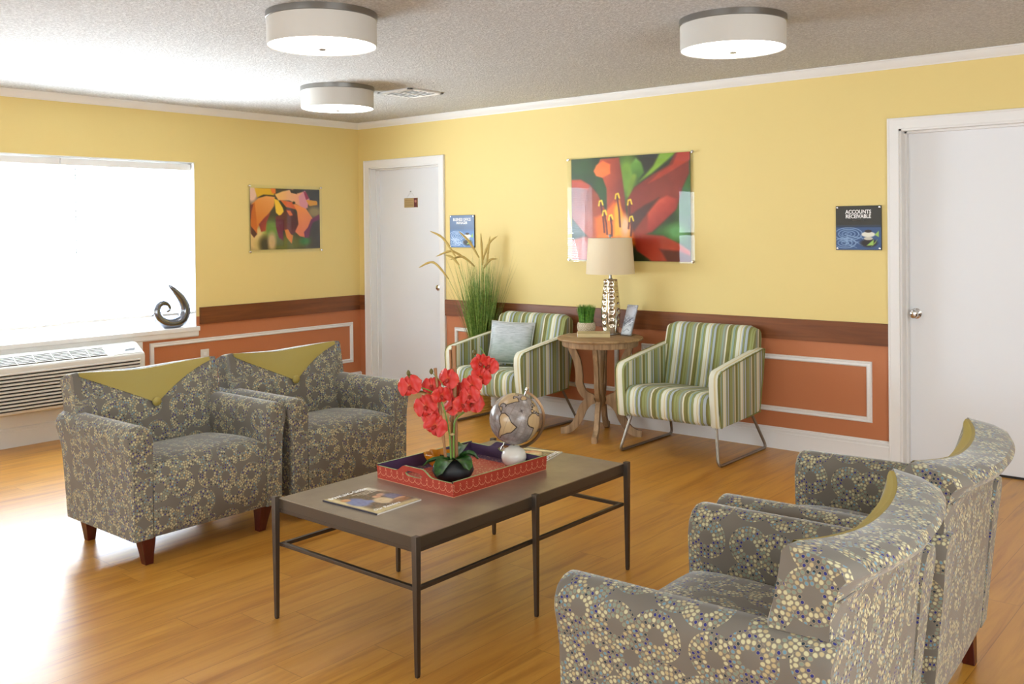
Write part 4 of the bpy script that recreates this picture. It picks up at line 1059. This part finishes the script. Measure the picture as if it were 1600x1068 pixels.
def side(fn, w_, ztop_fn, hole, n):
    """fn(a, h, z): a along, h outward thickness, z up; outer mi0, inner mi1, edge mi2"""
    b = MB(); cols = [-w_ + 2 * w_ * k / n for k in range(n + 1)]
    def q4(pts, uvs, mi): b.poly(pts, uvs, mi)
    for a0, a1 in zip(cols[:-1], cols[1:]):
        am = (a0 + a1) / 2
        def hz(a):
            if hole is None or abs(a) >= hole[0]: return None
            hh = hole[1] * (1 - (a / hole[0]) ** 4) ** .5; return (hole[2] - hh, hole[2] + hh)
        H0, H1 = hz(a0), hz(a1)
        c0, c1 = (H0 or (hole[2],) * 2 if hole else None), (H1 or (hole[2],) * 2 if hole else None)
        segs = [((0, 0), (ztop_fn(a0), ztop_fn(a1)))] if hole is None or (H0 is None and H1 is None) else [((0, 0), (c0[0], c1[0])), ((c0[1], c1[1]), (ztop_fn(a0), ztop_fn(a1)))]
        for (l0, l1), (h0, h1) in segs:
            for h, mi in ((.004, 0), (-.004, 1)):
                q4([fn(a0, h, l0), fn(a1, h, l1), fn(a1, h, h1), fn(a0, h, h0)], [(a0 + .3, l0), (a1 + .3, l1), (a1 + .3, h1), (a0 + .3, h0)], mi)
            q4([fn(a0, -.004, h0), fn(a1, -.004, h1), fn(a1, .004, h1), fn(a0, .004, h0)], None, 2)
            q4([fn(a0, -.004, l0), fn(a1, -.004, l1), fn(a1, .004, l1), fn(a0, .004, l0)], None, 0)
    return b
fl_ = .05    # flare
long_top = lambda a: .058
def end_top(a):
    s = abs(a) / .105
    return .052 + .026 * (1 if s < .45 else (0 if s > 1 else .5 + .5 * math.cos(PI * (s - .45) / .55)))
for sg in (-1, 1):
    side(lambda a, h, z: (sg * (tw + z * fl_ + h), a * (1 + z * fl_ / tl * (1)), z), tl + .004, long_top, None, 8).build('tray_side', [M_tred, M_tpur, M_tedge], tr, smooth=False)
    side(lambda a, h, z: (a * (1 + z * fl_ / tw), sg * (tl + z * fl_ + h), z), tw + .0035, end_top, (.048, .0105, .050), 44).build('tray_end', [M_tred, M_tpur, M_tedge], tr, smooth=False)
m_tf = mat('red paisley tray floor', rough=.4); t = NT(m_tf); tc = t.n('ShaderNodeTexCoord'); sp = t.n('ShaderNodeSeparateXYZ', i={0: tc.outputs['Object']})
vo = t.n('ShaderNodeTexVoronoi', i={'Vector': tc.outputs['Object'], 'Scale': 75.0}); dots = t.math('LESS_THAN', vo.outputs['Distance'], .30)
inn = t.math('MULTIPLY', t.math('LESS_THAN', t.math('ABSOLUTE', sp.outputs[0]), tw - .055), t.math('LESS_THAN', t.math('ABSOLUTE', sp.outputs[1]), tl - .055))
c = t.mix(inn, lin(84, 56, 84), lin(188, 66, 40)); t.link(t.mix(t.math('MULTIPLY', dots, .6), c, lin(222, 190, 150)), t.p.inputs['Base Color'])
MB().box(-tw, tw, -tl, tl, 0, .008).build('tray_floor', m_tf, tr, smooth=False)
ZTR = ZC + .008

# magazines
def magazine(loc, rz, label, variant):
    e = empty('magazine', loc, label, 'magazine', rz)
    w2, h2 = (.112, .144) if variant == 0 else (.104, .132)        # half width, half height (portrait; text reads along +x)
    b = MB(); b.box(-w2, w2, -h2, h2, .0, .0045); b.build('pages', mat('magazine pages', (226, 222, 214), rough=.6), e, smooth=False)
    MB().box(-w2 - .0012, -w2 + .004, -h2, h2, .0, .0055).build('spine', mat('magazine spine', (40, 36, 50), rough=.5), e, bevel=.0015)
    p = Paint(0, 0, 108, 138, 100, 128, (104, 86, 68))
    p.poly([(0, 0), (20, 0), (12, 138), (0, 138)], (222, 206, 158), 12); p.poly([(96, 0), (108, 0), (108, 50), (84, 10)], (224, 216, 196), 10)
    p.poly([(0, 112), (108, 126), (108, 138), (0, 138)], (200, 182, 132), 10)
    if variant == 0:
        p.blob(28, 62, 18, 28, (112, 126, 178), .4, 10); p.blob(22, 36, 9, 9, (206, 152, 112), .3); p.poly([(40, 60), (60, 76), (56, 88), (34, 78)], (126, 140, 190), 4)
        p.blob(64, 88, 17, 20, (214, 190, 150), .3); p.blob(72, 62, 8, 8, (202, 152, 116), .3); p.blob(86, 58, 8, 8, (196, 150, 120), .3); p.blob(94, 84, 14, 22, (108, 110, 138), .5); p.blob(92, 100, 14, 6, (206, 160, 120), .4)
        p.blob(84, 110, 22, 9, (150, 112, 76), .5)
        for k, (a, c, y_) in enumerate(((50, 98, 22), (58, 98, 28), (66, 98, 34))):
            for x_ in range(a, c, 5): p.line([(x_, y_), (x_ + 2.6, y_ + (x_ % 2) * .8)], 2.6, (214, 204, 186), 1.5)
    else:
        p.blob(40, 60, 22, 20, (196, 120, 90), .4); p.blob(76, 86, 22, 16, (150, 156, 192), .4); p.blob(60, 50, 30, 16, (206, 180, 140), .6)
    p.noise(26, 5 + variant, 4)
    p.build('cover', lambda u, v_: ((u - .5) * 2 * w2, (.5 - v_) * 2 * h2, .0050), M_paper, e)
    T = lambda x, y: Matrix.Translation((x, y, .0053))
    text('title', 'BOWLING-GREEN', .031, T(0, h2 - .018), M_white, e, .0002, xs=.74, bold=.0006)
    if variant == 0:
        text('subheading', 'Our Readers', .026, T(-.028, -h2 + .038), M_white, e, .0002, xs=.95, shear=.3)
magazine((4.115, -3.510, ZC), math.radians(92 + 0), 'magazine with people on its cover, open to view on the coffee table', 0)
magazine((4.115, -2.612, ZC), math.radians(-76), 'magazine partly hidden behind the red tray at the far end of the coffee table', 1)

# ------------------------------------------------------------------ orchid
PX, PY, PZ = 4.155, -3.117, ZTR
e = empty('orchid', (PX, PY, PZ), 'red artificial orchid in a black round pot with bamboo stakes, inside the red tray', 'flower')
MB().lathe([(.03, 0), (.058, 0), (.074, .014), (.083, .034), (.078, .056), (.060, .074), (.044, .080), (.040, .074), (.01, .070)], 48).build('pot', mat('matte black pot', (34, 36, 38), rough=.55), e)
M_leaf = leafmat('waxy orchid leaf', (28, 62, 22), (52, 96, 38), .28)
def leaf(az, ln, wd, up, droop, lab=None):
    rows = []; n = 13
    for k in range(n):
        f = k / (n - 1); r = .012 + ln * f * (1 - .1 * f); z = .074 + up * math.sin(PI * min(1, f * 1.1) * .6) - droop * f ** 2
        wv = wd * (math.sin(PI * (f * .86 + .08)) ** .6) if f < .99 else .003
        row = []
        for q in range(7):
            s = (q - 3) / 3; row.append(Matrix.Rotation(az, 3, 'Z') @ Vector((r, s * wv, z + .010 * s * s * (1 if f < .9 else .4) - .0)))
        rows.append(row)
    b = MB(); b.grid(rows); b.grid([[v_ - Vector((0, 0, .0018)) for v_ in r] for r in rows], flip=True)
    b.build('leaf', M_leaf, e, recalc=False)
ca = math.radians(-50)     # azimuth towards the camera
for az, ln, wd, up, dr in ((ca - .55, .105, .036, .020, .062), (ca + .62, .120, .034, .030, .048), (ca - 1.45, .120, .018, .010, .030), (ca + 2.6, .085, .030, .045, .0), (ca + 1.5, .10, .028, .035, .03), (ca - 2.4, .07, .020, .01, .01)):
    leaf(az, ln, wd, up, dr)
cdir = Vector((.643, -.766, 0)); side_ = Vector((.766, .643, 0))
def W(x, y, z, dep=0): return Vector((x - PX, y - PY, z - PZ)) + cdir * dep
for a_, b_, r_ in ((W(4.133, -3.134, .535), W(4.103, -3.159, .901), .0058), (W(4.164, -3.108, .529, -.004), W(4.161, -3.111, .989, -.004), .0088), (W(4.153, -3.118, .535, -.012), W(4.150, -3.121, .972, -.014), .0055)):
    n = 12; rad = [r_ * (1.18 if k % 3 == 0 else .95) for k in range(n + 1)]
    MB().tube([a_.lerp(b_, k / n) for k in range(n + 1)], rad, 10).build('stake', M_bamboo, e)
M_stem = mat('green stem', (108, 138, 52), rough=.5)
st1 = spline([W(4.157, -3.114, .542, .008), W(4.158, -3.113, .640, .008), W(4.165, -3.106, .70, .012), W(4.209, -3.070, .750, .01), W(4.239, -3.045, .845, .0), W(4.256, -3.031, .937, 0), W(4.240, -3.044, .985, .0)], 6)
MB().tube(st1, [.0042 - .0024 * k / len(st1) for k in range(len(st1))], 8).build('flower_stem', M_stem, e)
st2 = spline([W(4.148, -3.120, .540, .01), W(4.142, -3.125, .66, .012), W(4.118, -3.145, .78, .02), W(4.085, -3.172, .815, .02), W(4.030, -3.22, .84, .0), W(4.021, -3.228, .885, 0)], 6)
MB().tube(st2, [.0036 - .0022 * k / len(st2) for k in range(len(st2))], 8).build('flower_stem', M_stem, e)
st3 = spline([W(4.118, -3.145, .78, .02), W(4.13, -3.135, .82, .03), W(4.12, -3.143, .85, .02), W(4.091, -3.169, .885, 0)], 6)
MB().tube(st3, .0013, 6).build('bud_stem', M_stem, e)
MB().tube([W(4.154, -3.117, .640, .016) + Vector((.008 * math.cos(q * .6), .008 * math.sin(q * .6), 0)) for q in range(11)], .003, 6).build('twine', mat('tan twine', (188, 164, 112), rough=.9), e)
def petal_material():
    m = mat('red orchid petal', rough=.5); t = NT(m); uv = t.n('ShaderNodeUVMap'); sp = t.n('ShaderNodeSeparateXYZ', i={0: uv.outputs[0]})
    n = t.n('ShaderNodeTexNoise', i={'Vector': uv.outputs[0], 'Scale': 6.0}); g = t.n('ShaderNodeNewGeometry')
    n2 = t.n('ShaderNodeTexNoise', i={'Vector': g.outputs['Position'], 'Scale': 16.0})
    c = t.ramp(sp.outputs[0], [(0.0, lin(206, 110, 60)), (.18, lin(204, 56, 38)), (.6, lin(200, 40, 32)), (1.0, lin(218, 88, 66))])
    c = t.mix(t.math('MULTIPLY', n2.outputs[0], .5), c, lin(182, 24, 30)); t.link(c, t.p.inputs['Base Color'])
    t.p.inputs['Subsurface Weight'].default_value = .12; t.p.inputs['Subsurface Radius'].default_value = (.01, .003, .003); return m
M_pet = petal_material(); M_lip = mat('orchid lip', (150, 40, 30), rough=.5)
rf = random.Random(5)
def flower_mesh(name, sc):
    b = MB()
    for ang, ln, wd, cup in ((12, .046, .033, .010), (168, .046, .033, .010), (90, .040, .019, .004), (226, .038, .018, .006), (314, .038, .018, .006)):
        R = Matrix.Rotation(math.radians(ang), 3, 'Z'); rows = []; uvs = []; n = 12
        for k in range(n):
            f = k / (n - 1); wv = wd * math.sqrt(max(.002, 1 - ((f - .50) / .51) ** 2)) * (.30 + .70 * min(1, f * 2.2)); row = []; ur = []
            for q in range(7):
                s = (q - 3) / 3; xx = .002 + ln * f - .004 * f * s * s
                row.append(R @ Vector((xx, s * wv, .004 + cup * math.sin(f * PI * .9) - .008 * f * f + .004 * math.sin(s * 5 + ang) * f)) * sc); ur.append((f, s * .5 + .5))
            rows.append(row); uvs.append(ur)
        b.grid(rows, uvs=uvs)
    return b
for k, (x, y, z, dep) in enumerate([(4.027, -3.224, .830, 0), (4.075, -3.183, .752, .010), (4.091, -3.170, .829, -.01), (4.146, -3.124, .858, .010), (4.103, -3.159, .675, .015), (4.088, -3.172, .712, -.01), (4.122, -3.144, .798, .03),
                                    (4.155, -3.116, .747, .022), (4.184, -3.091, .758, .03), (4.215, -3.065, .759, .0), (4.173, -3.101, .795, -.02), (4.243, -3.042, .868, .01), (4.269, -3.020, .908, -.005), (4.216, -3.065, .835, .02), (4.210, -3.070, .795, .03), (4.238, -3.048, .925, .015)]):
    sc = 1.12 if k in (0, 1, 4) else rf.uniform(.86, 1.06)
    fb = flower_mesh('flower', sc)
    nrm = (cdir + side_ * rf.uniform(-.8, .8) + Vector((0, 0, rf.uniform(-.25, .5)))).normalized()
    if k in (0, 1, 4): nrm = (cdir + side_ * -.25 + Vector((0, 0, .1))).normalized()
    q_ = nrm.to_track_quat('Z', 'Y').to_matrix() @ Matrix.Rotation(rf.uniform(-.5, .5), 3, 'Z'); c0 = W(x, y, z, dep)
    fb.v = [tuple(q_ @ Vector(v_) + c0) for v_ in fb.v]
    fo = fb.build('flower', M_pet, e, recalc=False)
    lb = MB().tube([q_ @ Vector(p_) * sc + c0 for p_ in ((0, 0, .002), (0, -.004, .010), (0, -.010, .015), (0, -.016, .013))], [.0045, .006, .005, .002], 8); lb.build('flower_lip', M_lip, fo)
for x, y, z in ((4.021, -3.228, .883), (4.091, -3.169, .888), (4.223, -3.059, .963), (4.030, -3.222, .868)):
    c0 = W(x, y, z); MB().loft([[c0 + Vector((r * math.cos(q * .785), r * math.sin(q * .785), h)) for q in range(8)] for r, h in ((.002, -.012), (.007, -.006), (.0085, 0), (.006, .007), (.001, .012))]).build('bud', mat('dark bud', (92, 84, 30), rough=.5), e)

# golden ruffled bowl behind the orchid
e = empty('glass_bowl', (4.018, -3.045, ZTR), 'small amber ruffled glass bowl behind the orchid pot in the tray', 'bowl')
m_g = mat('amber glass', (214, 140, 20), rough=.15, spec=.8); m_g.node_tree.nodes['Principled BSDF'].inputs['Transmission Weight'].default_value = .35
rings = []
for r, z, am in ((.034, 0, 0), (.034, .004, 0), (.030, .010, 0), (.050, .028, .03), (.062, .050, .08), (.068, .066, .12), (.066, .070, .12), (.060, .064, .10), (.048, .040, .05), (.030, .018, 0), (.004, .014, 0)):
    rings.append([(r * (1 + am * math.sin(9 * 2 * PI * q / 72)) * math.cos(2 * PI * q / 72), r * (1 + am * math.sin(9 * 2 * PI * q / 72)) * math.sin(2 * PI * q / 72), z) for q in range(72)])
MB().loft(rings).build('bowl', m_g, e, angle=80)

# ------------------------------------------------------------------ globe
e = empty('globe', (4.209, -2.804, ZTR), 'small antique-style world globe on a white ball stand in the tray', 'globe')
MB().lathe([(.030, 0), (.040, .004), (.0488, .016), (.0525, .032), (.0515, .045), (.046, .060), (.034, .073), (.018, .081), (.002, .083)], 48).build('ball_stand', mat('white glazed ceramic', (232, 228, 218), rough=.15), e)
cz = .652 + .003 - ZTR; Rg = .1065
GC = Vector((.003, .004, cz)); ax = (side_ * .40 + Vector((0, 0, .92))).normalized()      # tilt to the right in view
MB().tube([(0, 0, .080), (0, 0, .100)], .006, 12).build('post', M_chrome, e)
arcp = []; u2 = Vector((0, 0, 1)); rr = Rg + .016
a_top = math.atan2(.92, .40)
for k in range(41):
    a = a_top - (PI) * k / 40 - .0
    arcp.append(GC + (side_ * math.cos(a) + u2 * math.sin(a)) * rr)
rings = []
for k, p_ in enumerate(arcp):
    rad = (p_ - GC).normalized()
    rings.append([p_ + rad * a + cdir * c for a, c in ((-.006, -.004), (.003, -.009), (.006, .004), (-.003, .009))])
MB().loft(rings).build('meridian_arm', mat('brushed bronze', (164, 132, 100), rough=.35, metal=.85), e, angle=30)
for s in (1, -1):
    MB().tube([GC + ax * s * (Rg - .002), GC + ax * s * (rr + .006)], .0035, 10).build('pivot_pin', M_chrome, e)
    MB().tube([GC + ax * s * (rr + .002), GC + ax * s * (rr + .006), GC + ax * s * (rr + .018)], [.004, .0075, .0065], 12).build('pivot_knob', M_chrome, e)
pg = Paint(-180, -90, 180, 90, 400, 200, (146, 136, 130))
pg.noise(34, 8, 12); pg.noise(20, 12, 5)
for lo in range(-180, 181, 15): pg.line([(lo, -85), (lo, 85)], .5, (120, 108, 100), .8)
for la in range(-75, 76, 15): pg.line([(-180, la), (180, la)], .5, (120, 108, 100), .8)
ct = {
 'na': [(-168, -66), (-156, -71), (-128, -70), (-110, -68), (-95, -72), (-82, -68), (-94, -60), (-88, -56), (-80, -52), (-78, -60), (-70, -60), (-56, -52), (-66, -46), (-70, -42), (-76, -36), (-81, -31), (-80, -25), (-84, -30), (-94, -29), (-97, -24), (-95, -18), (-88, -21), (-84, -15), (-82, -9), (-90, -14), (-105, -19), (-114, -30), (-124, -40), (-124, -48), (-135, -58), (-152, -58), (-165, -60)],
 'sa': [(-80, -8), (-72, -12), (-60, -9), (-50, 0), (-35, 5), (-38, 14), (-42, 23), (-50, 28), (-57, 36), (-64, 42), (-68, 53), (-74, 50), (-73, 38), (-70, 20), (-78, 8), (-81, 2)],
 'af': [(-16, -15), (-16, -24), (-10, -31), (-5, -35), (10, -37), (20, -32), (32, -31), (36, -22), (43, -12), (51, -11), (42, 3), (40, 14), (33, 26), (26, 34), (18, 34), (12, 18), (9, 2), (8, -4), (-6, -5), (-12, -8)],
 'eu': [(-9, -37), (-9, -43), (-1, -44), (-4, -48), (5, -52), (8, -57), (12, -54), (20, -55), (22, -60), (18, -63), (6, -59), (6, -62), (16, -69), (28, -71), (42, -67), (60, -69), (90, -75), (110, -74), (140, -72), (178, -66), (160, -60), (142, -54), (130, -43), (121, -39), (121, -30), (108, -21), (105, -10), (98, -16), (90, -22), (80, -10), (73, -20), (58, -25), (48, -30), (57, -22), (45, -13), (38, -22), (35, -32), (36, -36), (27, -37), (22, -37), (14, -44), (18, -40), (12, -38), (4, -43), (-2, -37)],
 'gr': [(-55, -60), (-44, -60), (-22, -70), (-20, -80), (-45, -83), (-66, -78)], 'uk': [(-5, -50), (1, -52), (-3, -58), (-6, -55)],
 'au': [(114, 22), (122, 18), (131, 12), (137, 12), (142, 11), (147, 19), (153, 27), (150, 37), (140, 38), (131, 32), (116, 35)]}
for k_, P_ in ct.items():
    pg.poly(P_, (192, 164, 122), 1.5); pg.line(P_ + [P_[0]], 1.9, (38, 30, 28), 1.3)
for lo in range(-180, 181, 15): pg.line([(lo, -80), (lo, 80)], .3, (130, 108, 86), .8)
for a in range(8): pg.line([(-38, -32), (-38 + 7 * math.cos(a * PI / 4) * (1 if a % 2 else .6), -32 + 6 * math.sin(a * PI / 4) * (1 if a % 2 else .6))], .9, (60, 50, 48), .8)
m_globe = printmat('aged globe print', .22)
# globe orientation: longitude -40 faces camera
fwd = (cdir - ax * cdir.dot(ax)).normalized(); lef = ax.cross(fwd).normalized(); lon0 = math.radians(-42)
def gp(u, v_):
    lo = (u - .5) * 2 * PI - lon0; la = (.5 - v_) * PI * .9999
    d = (fwd * math.cos(lo) + lef * math.sin(lo)) * math.cos(la) + ax * math.sin(la)
    return GC + d * Rg
gm_ = pg.build('sphere', gp, m_globe, e)
